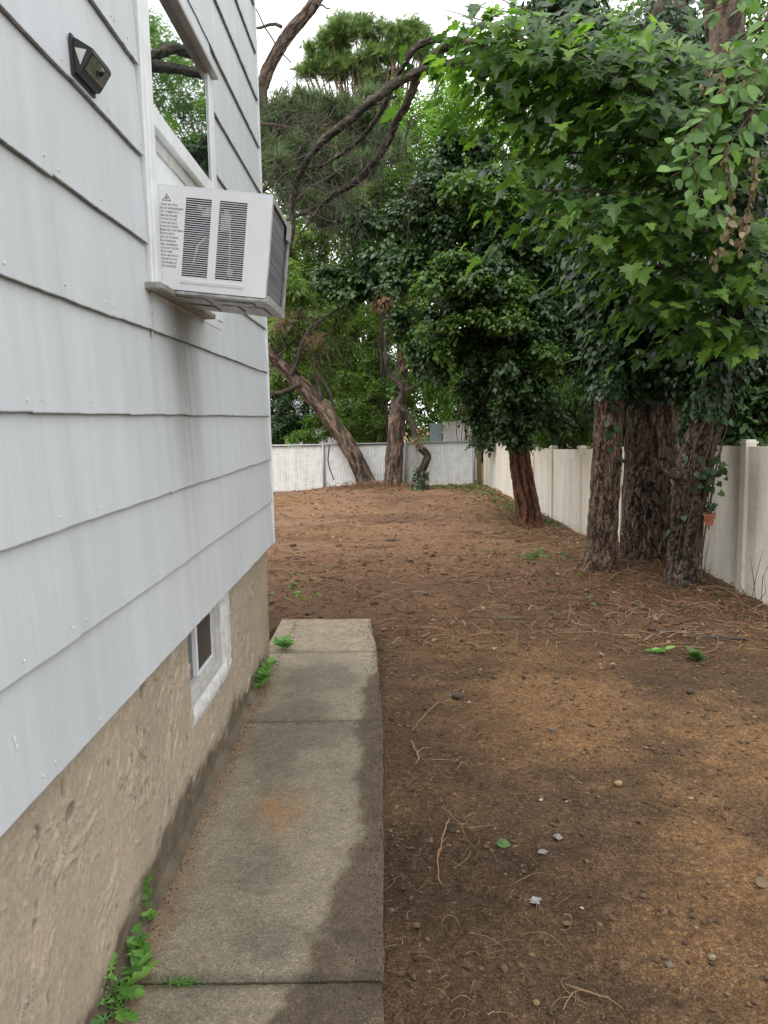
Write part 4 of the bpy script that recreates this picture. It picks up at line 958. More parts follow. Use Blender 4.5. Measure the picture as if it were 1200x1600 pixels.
for L in ([(1130, 112), (1128, 150)], [(1160, 112), (1166, 140)], [(1132, 220), (1142, 290), (1140, 350), (1132, 375)], [(1180, 240), (1176, 300), (1168, 330)], [(1168, 330), (1160, 360), (1158, 384)], [(1123, 385), (1116, 412)], [(1110, 108), (1102, 135)]):
    Yb = rs.uniform(5.05, 5.3); Q = spline(np.array([[*at_y(a, b, Yb), .003] for a, b in L]), .02); f.tube(Q[:, :3], .003, 4)
    for i in range(0, len(Q)):
        for _ in range(2):
            PP.append(Q[i, :3]+rs.normal(size=3)*.014); DD.append(norm(np.array([0, 0, -1.])+rs.normal(size=3)*.45)); NN.append(runit(rs, 1)[0])
f.tube([at_y(1105, 110, 5.1), at_y(1150, 104, 5.1), at_y(1190, 112, 5.1)], .004, 5)
f.build('stem', MAT_STEM, dv)['kind'] = 'stuff'
P, D, N = map(np.array, (PP, DD, NN)); leaves('dry_leaves', dv, MAT_DEAD, T_OVAL, P, D, N, .035+.03*rs.rand(len(P)), rs, 120)

# ---- red trunk with the dark ivy mass
rs = np.random.RandomState(29)
T4P = pxpath([(832, 838, 11.2, 24), (827, 805, 11.2, 20), (818, 755, 11.2, 18), (810, 700, 11.2, 17), (806, 640, 11.2, 13), (800, 560, 11.3, 10), (790, 480, 11.5, 7), (780, 400, 11.7, 4), (770, 350, 11.8, 2)])
t4 = empty('ivy_tree', root_of(T4P[0]), 'short red-barked trunk swallowed by a huge dark mass of ivy', 'tree')
V, Qd, tn = bark_tube(T4P*[1, 1, 1, .92], 80, .018, .020, 20, 33, .08, False, .22); mesh('trunk', V, Qd, MAT_BARK_RED, t4, {'tint': tn}, smooth=True)
C, R, tops = clumps_px(rs, [(745, 330, 11.6, 85, 70), (690, 300, 11.8, 55, 50), (800, 370, 11.4, 60, 65), (735, 440, 10.6, 65, 45), (690, 470, 10.7, 45, 50), (805, 470, 11.2, 65, 55), (690, 535, 11, 42, 50), (775, 545, 10.9, 80, 50), (820, 600, 11, 55, 55), (795, 660, 11, 45, 38), (850, 520, 11.5, 40, 70), (745, 610, 11.2, 35, 30), (760, 360, 11.4, 55, 55), (800, 600, 10.6, 45, 50), (800, 655, 10.7, 42, 34), (650, 350, 12.2, 45, 60), (720, 250, 12, 60, 38), (860, 430, 11.6, 45, 60), (610, 430, 12.4, 34, 34), (750, 655, 11.2, 22, 24), (860, 645, 11.5, 30, 38), (660, 560, 11.6, 24, 34), (880, 500, 12, 40, 80), (845, 330, 12, 50, 60), (650, 425, 11.5, 40, 45), (640, 500, 11.7, 28, 38)], 10, .40)
P, D, N = sprays(rs, C, R, 76000, .075, 6, .45, .25); leaves('ivy_leaves', t4, MAT_DEEP, T_OVAL, P, D, N, .048+.038*rs.rand(len(P)), rs, 0)
C, R, _ = clumps_px(rs, [(725, 425, 10.2, 60, 26), (690, 445, 10.2, 38, 26), (800, 455, 10.6, 50, 24), (770, 505, 10.3, 60, 22), (830, 560, 10.5, 50, 20), (690, 520, 10.4, 30, 30), (760, 300, 10.9, 60, 30)], 8, .45)
P, D, N = sprays(rs, C, R, 10500, .07, 6, .4); leaves('young_leaves', t4, MAT_MID, T_OVAL, P, D, N, .04+.035*rs.rand(len(P)), rs, 0)
f = MB(); c0 = T4P[5, :3]
for c, r in tops: limb(f, np.array([[*T4P[5, :3], .05], [*((T4P[5, :3]+c)/2+[0, 0, .1]), .035], [*c, .01]]), 6, .2, rs, .02)
f.build('branches', MAT_BARK_DARK, t4)['kind'] = 'stuff'

# ---- leaning pine at the back
rs = np.random.RandomState(37)
T5P = pxpath([(580, 772, 18.3, 24), (570, 748, 18.3, 19), (554, 714, 18.3, 17), (530, 675, 18.3, 16.5), (502, 637, 18.3, 16), (475, 605, 18.3, 15), (447, 577, 18.3, 13), (424, 553, 18.3, 13), (392, 500, 18.3, 12.5), (372, 420, 18.3, 12), (372, 300, 18.3, 12), (390, 200, 18.3, 12), (408, 138, 18.3, 12), (425, 95, 18.3, 12), (452, 52, 18.3, 12.5), (480, 20, 18.3, 12.5), (520, -40, 18.3, 11), (560, -90, 18.3, 6)])
t5 = empty('leaning_pine', root_of(T5P[0]), 'leaning bare pine trunk at the back, slanting left behind the house corner', 'tree')
V, Qd, tn = bark_tube(T5P*[1, 1, 1, .76], 46, .05, .028, 9, 44, .2); mesh('trunk', V, Qd, MAT_BARK_DARK, t5, {'tint': tn}, smooth=True)
f = MB()
def pxl(mb, L, Y, n=6, step=.2, jit=.02): limb(mb, np.array([[*at_y(a, b, Y), r*Y/F_PX] for a, b, r in L]), n, step, rs, jit)
pxl(f, [(408, 138, 7), (415, 165, 6), (426, 190, 4), (428, 215, 2)], 18.2); pxl(f, [(440, 42, 3), (420, 38, 2.5), (396, 44, 2)], 18.2); pxl(f, [(398, 10, 1), (425, 60, 1.2), (455, 98, 1)], 18.2); pxl(f, [(490, 4, 2), (505, 12, 1.4), (516, 13, 1)], 18.2)
pxl(f, [(500, 632, 4), (498, 600, 3), (490, 560, 2.5), (470, 520, 1.5)], 18.2); pxl(f, [(530, 672, 2), (520, 630, 2), (500, 590, 2), (480, 560, 1)], 18.1); pxl(f, [(455, 585, 4), (470, 540, 3), (500, 500, 2), (540, 480, 1)], 18.1); pxl(f, [(470, 600, 3), (440, 612, 3), (418, 612, 2)], 18.1)
pxl(f, [(515, 695, 1), (512, 720, 1), (522, 750, .8)], 18.0, jit=.01)
for k in range(85):
    a, b = rs.uniform(418, 545), rs.uniform(480, 610)
    pxl(f, [(a, b, .8), (a+rs.uniform(-22, 22), b-rs.uniform(-14, 26), .7), (a+rs.uniform(-40, 40), b-rs.uniform(-25, 50), .4)], rs.uniform(17.6, 18.8), 3, .3, .03)
pal = [(385, 250), (380, 320), (395, 190), (375, 400)]
for k in range(18):
    a, b = pal[k % 4]; tx, ty = rs.uniform(420, 610), rs.uniform(150, 360)
    pxl(f, [(a, b, 2.2), ((a+tx)/2+rs.uniform(-15, 15), (b+ty)/2-12, 1.5), (tx, ty, .7)], rs.uniform(17.4, 19), 5)
f.build('branches', MAT_BARK_GREY, t5)['kind'] = 'stuff'
C, R, _ = clumps_px(rs, [(450, 195, 18.5, 45, 35), (500, 180, 18.7, 45, 35), (545, 200, 19, 45, 40), (440, 260, 18.2, 35, 40), (500, 250, 18.6, 55, 35), (570, 170, 19, 35, 25), (460, 320, 18.4, 40, 30), (545, 270, 18.8, 40, 35), (600, 230, 18.8, 25, 30), (420, 220, 18.5, 20, 45), (520, 330, 18.8, 45, 25)], 9, .42)
P, D, N = sprays(rs, C, R, 5600, .22, 3, -.1, .3); leaves('needle_tufts', t5, MAT_PINEGREY, T_TUFT, P, D, N, .26+.12*rs.rand(len(P)), rs)
C, R, _ = clumps_px(rs, [(480, 170, 18.4, 14, 10), (500, 200, 18.4, 20, 12), (455, 225, 18.2, 14, 8), (520, 215, 18.2, 14, 8), (450, 500, 18, 30, 20), (480, 540, 18, 40, 18)], 4, .4)
P, D, N = sprays(rs, C, R, 60, .15, 3, .3); leaves('dead_needles', t5, MAT_RUST, T_TUFT, P, D, N, .2+.08*rs.rand(len(P)), rs)
C, R, _ = clumps_px(rs, [(450, 520, 18.6, 40, 40), (500, 480, 18.8, 50, 40), (520, 560, 18.8, 40, 40), (440, 440, 18.6, 30, 40), (440, 590, 19.2, 30, 20)], 7, .42)
P, D, N = sprays(rs, C, R, 7500, .10, 5, .5, .2); leaves('thin_leaves', t5, MAT_OLIVE, T_LANCE, P, D, N, .10+.06*rs.rand(len(P)), rs)
# ---- straight pine at the back
T6P = pxpath([(613, 778, 18, 22), (614, 755, 18, 18), (616, 715, 18, 17), (620, 660, 18, 15.5), (625, 610, 18, 13.5), (630, 550, 18, 11.5), (634, 470, 18, 10), (640, 380, 18, 8), (645, 300, 18, 4)])
t6 = empty('pine_tree', root_of(T6P[0]), 'straight upright pine trunk standing before the white back fence', 'tree')
V, Qd, tn = bark_tube(T6P*[1, 1, 1, .80], 60, .045, .030, 10, 51, .22); mesh('trunk', V, Qd, MAT_BARK_DARK, t6, {'tint': tn}, smooth=True)
C, R, tops = clumps_px(rs, [(575, 420, 17.5, 70, 55), (620, 400, 17.6, 45, 45), (540, 430, 17.6, 45, 35), (600, 350, 17.8, 50, 40), (640, 340, 18, 40, 50)], 10, .4)
P, D, N = sprays(rs, C, R, 9000, .11, 6, .5); leaves('ivy_leaves', t6, MAT_DEEP, T_OVAL, P, D, N, .09+.05*rs.rand(len(P)), rs)
C, R, _ = clumps_px(rs, [(628, 530, 17.7, 10, 60), (632, 490, 17.7, 12, 20)], 7, .5, .5); P, D, N = sprays(rs, C, R, 240, .1, 4, .8); leaves('dry_leaves', t6, MAT_RUST, T_LANCE, P, D, N, .11+.06*rs.rand(len(P)), rs)
C, R, _ = clumps_px(rs, [(640, 520, 17.2, 22, 46), (622, 600, 17.6, 12, 22), (650, 460, 17.4, 26, 34)], 8, .45); P, D, N = sprays(rs, C, R, 2600, .09, 6, .6); leaves('hanging_leaves', t6, MAT_MID, T_OVAL, P, D, N, .07+.04*rs.rand(len(P)), rs)
f = MB()
for c, r in tops: limb(f, np.array([[*T6P[6, :3], .09], [*((T6P[6, :3]+c)/2+[0, 0, .1]), .05], [*c, .015]]), 6, .2, rs, .02)
f.build('branches', MAT_BARK_BROWN, t6)['kind'] = 'stuff'
# ---- crooked little tree
T7P = pxpath([(656, 775, 17.2, 13), (657, 755, 17.2, 11), (658, 738, 17.2, 10), (665, 722, 17.2, 8.5), (668, 711, 17.2, 8), (656, 698, 17.2, 8), (649, 685, 17.2, 6), (643, 662, 17.2, 5.5), (634, 643, 17.2, 6.5), (624, 632, 17.2, 7), (629, 611, 17.2, 6.5), (622, 598, 17.2, 6), (607, 580, 17.2, 5.5), (603, 555, 17.2, 4), (603, 520, 17.2, 3.5), (606, 490, 17.2, 3), (612, 470, 17.2, 2)])
t7 = empty('crooked_tree', root_of(T7P[0]), 'thin zigzag trunk beside the straight back pine, topped with dead orange leaves', 'tree')
V, Qd, tn = bark_tube(T7P*[1, 1, 1, .75], 28, .03, .018, 16, 61, .15); mesh('trunk', V, Qd, MAT_BARK_GREY, t7, {'tint': tn}, smooth=True)
f = MB(); pxl(f, [(629, 611, 3.5), (642, 606, 2.5), (656, 600, 1.5)], 17.2, jit=.005); pxl(f, [(606, 500, 2.5), (620, 480, 2), (640, 455, 1)], 17.2); pxl(f, [(606, 500, 2), (592, 486, 1.5), (584, 478, 1)], 17.2)
f.build('branches', MAT_BARK_GREY, t7)['kind'] = 'stuff'
C, R, _ = clumps_px(rs, [(598, 478, 17.1, 16, 14), (622, 466, 17.1, 24, 11), (638, 470, 17.1, 14, 12), (650, 690, 17, 6, 6), (655, 668, 17.3, 8, 8)], 5, .45); P, D, N = sprays(rs, C, R, 300, .1, 4, .6); leaves('dead_leaves', t7, MAT_RUST, T_LANCE, P, D, N, .10+.06*rs.rand(len(P)), rs)
P, D, N = ivy_on(rs, T7P, .02, .13, 170, .03, .05); leaves('ivy_leaves', t7, MAT_IVY, T_IVY, P, D, N, .045+.03*rs.rand(len(P)), rs)

# ---- trees and shrubs beyond the fences
def far_tree(seed, name, label, cl, n, leaf, mat, base_px, group='trees and shrubs beyond the fences', k=11, f=.36, tmpl=T_FAR, droop=.35, bark=MAT_BARK_GREY, tr=.11, limbs=True, shell=.4, cat='tree', part_name='crown', depth=1.):
    rs = np.random.RandomState(seed); bx, Y = base_px; b = np.array([at_y(bx, 700, Y)[0], Y, float(ground_base(at_y(bx, 700, Y)[0], Y))-.05])
    e = empty(name, root_of(b), label, cat, group)
    C, R, tops = clumps_px(rs, cl, k, f, depth)
    ctr = np.mean([c for c, r in tops], 0); mid = b*.45 + ctr*.55; mid[2] = ctr[2]*.6
    if limbs:
        V, Qd, tn = bark_tube(np.array([[*b, tr*1.2], [*(b*.6+mid*.4+rs.normal(size=3)*.05), tr], [*mid, tr*.75], [*ctr, tr*.4]]), 14, .18, .02, 9, seed); mesh('trunk', V, Qd, bark, e, {'tint': tn}, smooth=True)
        mb = MB()
        for c, r in zip(C[::2], R[::2]): limb(mb, np.array([[*(mid + (ctr-mid)*rs.rand()), tr*.35], [*((mid+c)/2 + [0, 0, .2]), tr*.22], [*c, tr*.07]]), 5, .35, rs, .03)
        mb.build('branches', bark, e)['kind'] = 'stuff'
    P, D, N = sprays(rs, C, R, n, leaf, 6, droop, shell); leaves(part_name, e, mat, tmpl, P, D, N, leaf*(.75+.5*rs.rand(len(P))), rs)
    return e
far_tree(101, 'pine_tree', 'tall distant pine with a flat needle crown against the sky', [(500, 85, 27, 38, 24), (545, 62, 27, 48, 28), (590, 100, 27, 45, 26), (612, 58, 27, 38, 24), (650, 82, 27, 30, 22), (570, 128, 27, 26, 16), (476, 110, 27, 14, 6), (640, 52, 27, 24, 14), (530, 104, 27, 38, 14)], 9000, .22, MAT_PINE, (585, 27), k=12, f=.28, tmpl=T_TUFT, droop=-.5, bark=MAT_BARK_BROWN, tr=.22, shell=.5, part_name='needles')
far_tree(102, 'leafy_tree', 'tall light green leafy tree rising above the dark ivy mass', [(740, 175, 23, 75, 60), (680, 190, 23.5, 65, 60), (800, 190, 22.5, 65, 60), (650, 240, 22.5, 55, 60), (730, 260, 22, 80, 60), (840, 260, 22, 60, 70), (620, 165, 24, 30, 40), (690, 140, 24, 40, 26), (850, 110, 23, 60, 60), (910, 50, 23, 60, 60), (960, 130, 23, 60, 80)], 30000, .115, MAT_BRIGHT, (740, 23))
far_tree(103, 'leafy_tree', 'mid green leafy tree just left of the ivy mass, behind the crossing limbs', [(640, 300, 20.5, 60, 55), (600, 330, 21, 50, 55), (560, 380, 21, 60, 60), (660, 370, 20.5, 55, 55), (620, 250, 21.5, 40, 40), (520, 330, 22, 45, 45)], 14000, .11, MAT_MID, (600, 21))
far_tree(104, 'leafy_tree', 'bright leafy sapling between the ivy mass and the slim trunk', [(872, 330, 14.5, 35, 75), (880, 430, 14, 30, 80), (868, 520, 14, 35, 60), (900, 280, 14.5, 35, 60), (850, 250, 15, 40, 50)], 8500, .095, MAT_BRIGHT, (880, 14.5))
far_tree(105, 'shrub', 'drooping mid green shrub hanging over the beige fence beside the red trunk', [(870, 590, 13.6, 45, 50), (850, 650, 13.2, 50, 45), (900, 640, 13.4, 45, 55), (880, 680, 13.8, 50, 30)], 8500, .085, MAT_MID, (880, 14), tmpl=T_LANCE, droop=.7, cat='shrub')
far_tree(106, 'shrub', 'dark shrub behind the fence seen between the first and middle trunks', [(970, 600, 11.5, 60, 70), (990, 670, 11.2, 60, 45), (940, 520, 11.8, 60, 80), (1040, 560, 11, 50, 80), (1040, 660, 10.5, 50, 45)], 9000, .085, MAT_DEEP, (985, 11.6), tmpl=T_OVAL, cat='shrub')
far_tree(107, 'shrub', 'dark shrub behind the fence at the right edge of the picture', [(1150, 600, 9.3, 80, 70), (1190, 660, 9, 60, 40), (1110, 650, 9.4, 50, 45), (1210, 560, 9.2, 60, 80), (1160, 500, 9.4, 70, 60)], 9500, .08, MAT_DEEP, (1160, 9.4), tmpl=T_OVAL, cat='shrub')
far_tree(108, 'leafy_tree', 'shaded leafy tree behind the maple boughs at the upper right', [(950, 180, 13, 110, 110), (1080, 150, 12, 100, 120), (1180, 200, 11, 90, 130), (1000, 350, 12.5, 110, 90), (1130, 370, 11.5, 90, 90), (1050, 40, 13, 110, 80), (920, 60, 14, 80, 60), (1190, 30, 12, 90, 100)], 20000, .10, MAT_MID, (1060, 12.5), k=12)
far_tree(109, 'leafy_tree', 'loose green tree at the far left, its foliage behind the leaning trunk', [(440, 400, 22, 40, 50), (470, 450, 22, 50, 50), (430, 500, 22, 40, 50), (520, 500, 22.5, 55, 50), (460, 560, 21.5, 50, 45), (560, 540, 22.5, 55, 55), (500, 590, 21.5, 50, 40), (545, 600, 22.5, 40, 40), (430, 385, 22.5, 35, 35), (480, 395, 22.5, 40, 35)], 30000, .10, MAT_OLIVE, (470, 22))
far_tree(110, 'shrub', 'dark bush over the back fence beside the house corner', [(440, 650, 20.2, 35, 30), (470, 640, 20.6, 35, 35), (430, 620, 20.8, 35, 35), (425, 680, 20, 25, 18)], 6500, .095, MAT_DEEP, (440, 20.4), cat='shrub')
far_tree(111, 'shrub', 'bright low bush topping the back fence by the leaning trunk', [(490, 672, 19.6, 30, 22), (470, 685, 19.5, 22, 14), (520, 660, 19.8, 25, 20)], 3600, .09, MAT_BRIGHT, (490, 19.6), tmpl=T_LANCE, cat='shrub', limbs=False)
far_tree(112, 'leafy_tree', 'leafy tree behind the back fence between the leaning and straight trunks', [(560, 620, 21, 50, 45), (590, 660, 20.8, 40, 35), (545, 665, 20.6, 35, 25), (600, 590, 21.5, 45, 45), (650, 610, 21, 40, 40), (580, 510, 22, 45, 45), (610, 600, 21.5, 35, 50)], 17000, .095, MAT_OLIVE, (575, 21))
far_tree(113, 'shrub', 'pale drooping shrub hanging over the white panel fence', [(720, 595, 19.3, 40, 38), (688, 615, 19.4, 32, 26), (748, 615, 19.3, 22, 30), (693, 650, 19.2, 10, 12), (670, 590, 19.6, 30, 35), (705, 555, 19.8, 35, 30)], 7000, .10, MAT_BRIGHT, (715, 19.5), tmpl=T_LANCE, droop=1.1, cat='shrub', limbs=False)
far_tree(114, 'leafy_tree', 'deep green tree filling the gap above the beige fence corner', [(780, 600, 17.5, 50, 60), (770, 660, 17.2, 45, 35), (830, 640, 16, 50, 50), (760, 540, 18, 50, 50), (850, 440, 17, 50, 90)], 11000, .10, MAT_DEEP, (790, 17.4))
rs = np.random.RandomState(71); cn = empty('dry_stalks', root_of(at_y(738, 690, 18.9)), 'cluster of thin upright dry stalks in the fence corner', 'plant'); f = MB()
for k in range(46):
    a = rs.uniform(718, 778); pxl(f, [(a, 715, .8), (a+rs.uniform(-8, 8), 650, .7), (a+rs.uniform(-22, 22), 600-rs.uniform(-10, 40), .4)], rs.uniform(18.75, 19.3), 3, .4, .02)
f.build('stalks', MAT_STEM, cn)['kind'] = 'stuff'
# far-off wood, one mass
rs = np.random.RandomState(81); Cw, Rw = [], []
for k in range(250):
    X = rs.uniform(-9, 14); Y = rs.uniform(29, 37); Cw.append([X, Y, rs.uniform(.2, 11.2)]); Rw.append(np.array([1.9, 1.6, 1.5])*rs.uniform(.7, 1.2))
for k in range(90):
    X = rs.uniform(-34, -8); Cw.append([X, rs.uniform(27, 36), rs.uniform(.2, 9)]); Rw.append(np.array([2., 1.7, 1.6])*rs.uniform(.8, 1.2))
for k in range(40):
    Cw.append([rs.uniform(9, 20), rs.uniform(-2, 24), rs.uniform(.2, 5.)]); Rw.append(np.array([1.7, 1.9, 1.6])*rs.uniform(.8, 1.2))
for k in range(46):
    Y = rs.uniform(6, 30); X = 3.9 + 3.0 + rs.uniform(0, 6) + .02*Y; Cw.append([X, Y, rs.uniform(.2, 4.6)]); Rw.append(np.array([1.5, 1.7, 1.5])*rs.uniform(.7, 1.2))
P, D, N = sprays(rs, np.array(Cw), np.array(Rw), 215000, .22, 5, .4, .25); o = leaves('far_woods', None, MAT_MID, T_FAR, P, D, N, .18+.14*rs.rand(len(P)), rs)
tag(o, 'far green woods closing off the view behind the yard', kind='stuff')

# ------------------------------------------------------------------ litter on the soil
rs = np.random.RandomState(91)
def onground(n, gen):
    x, y = gen(n); ok = ((x-path_edge(y)) > .015) | (y > 5.9); x, y = x[ok], y[ok]
    xf = 3.72-.0818*y-.06; ok = x < xf; return x[ok], y[ok]
ICO = None
def clods(n, gen, s0, s1, mat, name, pw=2.6, flat=.7):
    x, y = onground(n, gen); m = len(x); s_ = (s0 + (s1-s0)*rs.rand(m)**pw)*(1+.10*np.maximum(y-2, 0)); g = (1+5**.5)/2
    b = norm(np.array([[-1, g, 0], [1, g, 0], [-1, -g, 0], [1, -g, 0], [0, -1, g], [0, 1, g], [0, -1, -g], [0, 1, -g], [g, 0, -1], [g, 0, 1], [-g, 0, -1], [-g, 0, 1]], float))
    t_ = np.array([[0, 11, 5], [0, 5, 1], [0, 1, 7], [0, 7, 10], [0, 10, 11], [1, 5, 9], [5, 11, 4], [11, 10, 2], [10, 7, 6], [7, 1, 8], [3, 9, 4], [3, 4, 2], [3, 2, 6], [3, 6, 8], [3, 8, 9], [4, 9, 5], [2, 4, 11], [6, 2, 10], [8, 6, 7], [9, 8, 1]])
    V = b[None]*(.45+.9*rs.rand(m, 12, 1))*s_[:, None, None]*np.stack([.8+.6*rs.rand(m), .8+.6*rs.rand(m), flat*(.7+.5*rs.rand(m))], 1)[:, None]
    V = V + np.stack([x, y, ground(x, y)+s_*.25], 1)[:, None]
    o = mesh(name, V.reshape(-1, 3), (t_[None]+(np.arange(m)*12)[:, None, None]).reshape(-1, 3), mat, attrs={'tint': np.repeat(rs.rand(m), 12)}); return o
near = lambda n: (rs.uniform(-.1, 3.2, n), 1.5+4.5*rs.rand(n)**1.3)
allr = lambda n: (rs.uniform(-2.9, 3.2, n), 4.5+14*rs.rand(n)**1.4)
tag(clods(10000, near, .0018, .011, MAT_CLOD, 'soil_clods', 3.2, .6), 'crumbly clods of soil scattered over the near yard', kind='stuff')
tag(clods(3000, allr, .004, .016, MAT_CLOD, 'soil_clods', 3., .5), 'larger clods of soil over the far half of the yard', kind='stuff')
tag(clods(620, lambda n: (np.concatenate([rs.uniform(-.1, 3, n//2), rs.uniform(-2.8, 3, n-n//2)]), np.concatenate([1.6+4*rs.rand(n//2), 4+13*rs.rand(n-n//2)])), .002, .009, MAT_STONE, 'pebbles', 2.2), 'small pale pebbles and chips dotted over the soil', kind='stuff')
def twigs(n, gen, l0, l1, r0, name, label, tint=(0, 1), curl=.5, lift=.01):
    x, y = onground(n, gen); m = len(x); L = (l0+(l1-l0)*rs.rand(m)**2); a = rs.rand(m)*2*np.pi; K = 7; P = np.zeros((m, K, 3)); cx, cy = x.copy(), y.copy()
    da = rs.normal(size=m)*curl; arch = rs.rand(m)**2*lift
    for k in range(K):
        P[:, k, 0], P[:, k, 1] = cx, cy; a = a + da/K*2 + rs.normal(size=m)*.28*curl; cx = cx + np.cos(a)*L/K; cy = cy + np.sin(a)*L/K
    r = r0*(.5+rs.rand(m)); fl = P.reshape(-1, 3); P[:, :, 2] = ground(fl[:, 0], fl[:, 1]).reshape(m, K) + (r*.7)[:, None] + .006 + arch[:, None]*np.sin(np.linspace(0, np.pi, K))[None] + rs.rand(m, 1)*.004
    T = norm(np.gradient(P, axis=1)); s1 = norm(np.cross(T, [0, 0, 1.])); s2 = np.cross(s1, T); tap = np.linspace(1, .35, K)[None, :, None]*r[:, None, None]
    V = np.stack([P + s1*tap, P - s1*tap*.5 + s2*tap*.87, P - s1*tap*.5 - s2*tap*.87], 2).reshape(-1, 3); i = np.arange(m)[:, None, None]*K*3 + np.arange(K-1)[None, :, None]*3
    j = np.arange(3)[None, None]; j2 = (j+1) % 3; Qd = np.stack([i+j, i+j2, i+3+j2, i+3+j], 3).reshape(-1, 4)
    o = mesh(name, V, Qd, MAT_LITTER_ROOT, attrs={'tint': np.repeat(tint[0]+(tint[1]-tint[0])*rs.rand(m), K*3)}, smooth=True); tag(o, label, kind='stuff')
def band(x0, x1, y0, y1, p=1.): return lambda n: (rs.uniform(x0, x1, n), y0+(y1-y0)*rs.rand(n)**p)
def fencep(n): y = rs.uniform(5.2, 18, n); return 3.55-.082*y - np.abs(rs.normal(size=n))*.45, y
def trunkp(n): c = np.array([[2.05, 7.7], [2.6, 8.0], [2.7, 7.05], [2.0, 11.1], [-.5, 18.2], [0, 17.9], [1.7, 6.6]])[rs.randint(0, 7, n)]; return c[:, 0]+rs.normal(size=n)*.45, c[:, 1]-np.abs(rs.normal(size=n))*.5
twigs(1300, band(-.1, 2.6, 1.6, 5.5, 1.2), .015, .10, .0009, 'fine_roots', 'fine pale roots lying over the near soil', (.35, 1.), .9, .02)
twigs(330, band(-.05, .6, 1.8, 4.6), .03, .16, .0011, 'fine_roots', 'fine roots along the edge of the concrete path', (.4, 1.), 1.1, .03)
twigs(2600, band(-2.5, 3.0, 5.1, 9), .05, .45, .0036, 'root_litter', 'tangled roots and twigs across the middle of the yard', (.1, 1), .6, .05)
twigs(1500, trunkp, .08, .55, .0042, 'root_litter', 'torn roots and twigs heaped round the trunks', (.15, 1), .6, .06)
twigs(1500, fencep, .06, .5, .004, 'root_litter', 'twigs strewn along the foot of the beige fence', (.1, 1), .6, .06)
twigs(1300, band(-2.9, 2.6, 8, 18), .06, .45, .0042, 'root_litter', 'twigs strewn over the far half of the yard', (0, .9), .5, .03)
twigs(12000, band(-2.6, 2.9, 4.6, 11., 1.4), .03, .12, .0014, 'straw', 'brown pine straw carpeting the soil beyond the path', (.1, .8), .3, .01)
def pathband(n):
    y = rs.uniform(1.5, 5.7, n); return y
def crumbs(name, label, n, gx_, mat, s0, s1, tint):
    y = rs.uniform(1.4, 5.75, n); x = gx_(y, n); s_ = s0+(s1-s0)*rs.rand(n)**2.5; b = norm(np.array([[1, 0, 0], [-1, 0, 0], [0, 1, 0], [0, -1, 0], [0, 0, 1], [0, 0, -1.]]))
    t_ = np.array([[0, 2, 4], [2, 1, 4], [1, 3, 4], [3, 0, 4], [2, 0, 5], [1, 2, 5], [3, 1, 5], [0, 3, 5]])
    V = b[None]*(.5+.9*rs.rand(n, 6, 1))*s_[:, None, None] + np.stack([x, y, .001+s_*.3], 1)[:, None]
    o = mesh(name, V.reshape(-1, 3), (t_[None]+(np.arange(n)*6)[:, None, None]).reshape(-1, 3), mat, attrs={'tint': np.repeat(tint[0]+(tint[1]-tint[0])*rs.rand(n), 6)}); tag(o, label, kind='stuff')
crumbs('soil_crumbs', 'crumbs of soil spilt along the right edge of the path', 2200, lambda y, n: path_edge(y) + .008 - np.abs(rs.normal(size=n))*.05*(.4+1.2*rs.rand(n)), MAT_CLOD, .0008, .0042, (.3, 1))
crumbs('gritty_litter', 'grit and leaf crumbs gathered along the foundation foot', 1500, lambda y, n: -.757 + np.abs(rs.normal(size=n))*.024, MAT_CLOD, .0008, .0042, (.4, 1))
crumbs('pale_grit', 'pale grit scattered on the concrete path', 900, lambda y, n: rs.uniform(-.74, -.08, n), MAT_STONE, .0008, .003, (.2, 1))
tag(clods(380, band(-2.6, 3.0, 5.2, 10), .006, .034, MAT_CLOD, 'soil_clods', 2.4, .5), 'dark clods and turf lumps among the roots in the middle of the yard', kind='stuff')
def litter_leaves(name, label, n, gen, mat, sz, tmpl=T_OVAL):
    x, y = onground(n, gen); m = len(x); P = np.stack([x, y, ground(x, y)+.012+.02*rs.rand(m)], 1); D = norm(np.stack([rs.normal(size=m), rs.normal(size=m), rs.normal(size=m)*.35], 1)); N = norm(np.array([0, 0, 1.])+runit(rs, m)*.6)
    o = leaves(name, None, mat, tmpl, P, D, N, sz*(.6+.7*rs.rand(m)), rs); tag(o, label, kind='stuff')
litter_leaves('ground_leaves', 'scattered dry leaf scraps over the soil', 700, lambda n: (np.concatenate([fencep(n//2)[0], rs.uniform(-2.8, 3, n-n//2)]), np.concatenate([rs.uniform(5.2, 18, n//2), 4.6+12*rs.rand(n-n//2)])), MAT_DEAD, .045)
litter_leaves('ground_ivy', 'small green ivy sprigs along the far fence foot', 480, lambda n: ((lambda y: (3.55-.082*y-np.abs(rs.normal(size=n))*.28, y))(rs.uniform(11.5, 18.4, n))), MAT_MID, .07, T_IVY)
litter_leaves('ground_ivy', 'low green sprigs along the foot of the back fence', 420, lambda n: (rs.uniform(.4, 2.1, n), 18.3-np.abs(rs.normal(size=n))*.6), MAT_MID, .07, T_IVY)
litter_leaves('ground_ivy', 'green sprigs on the soil before the red trunk', 60, lambda n: (1.55+rs.normal(size=n)*.28, 8.6+rs.normal(size=n)*.35), MAT_MID, .06, T_IVY)
litter_leaves('ground_ivy', 'sparse green bits on the soil by the house corner', 40, lambda n: (-.9+rs.normal(size=n)*.15, 7.0+rs.normal(size=n)*.5), MAT_BRIGHT, .045, T_IVY)
litter_leaves('ground_leaves', 'green leaf bits among the roots under the big trunks', 160, trunkp, MAT_MID, .05, T_IVY)

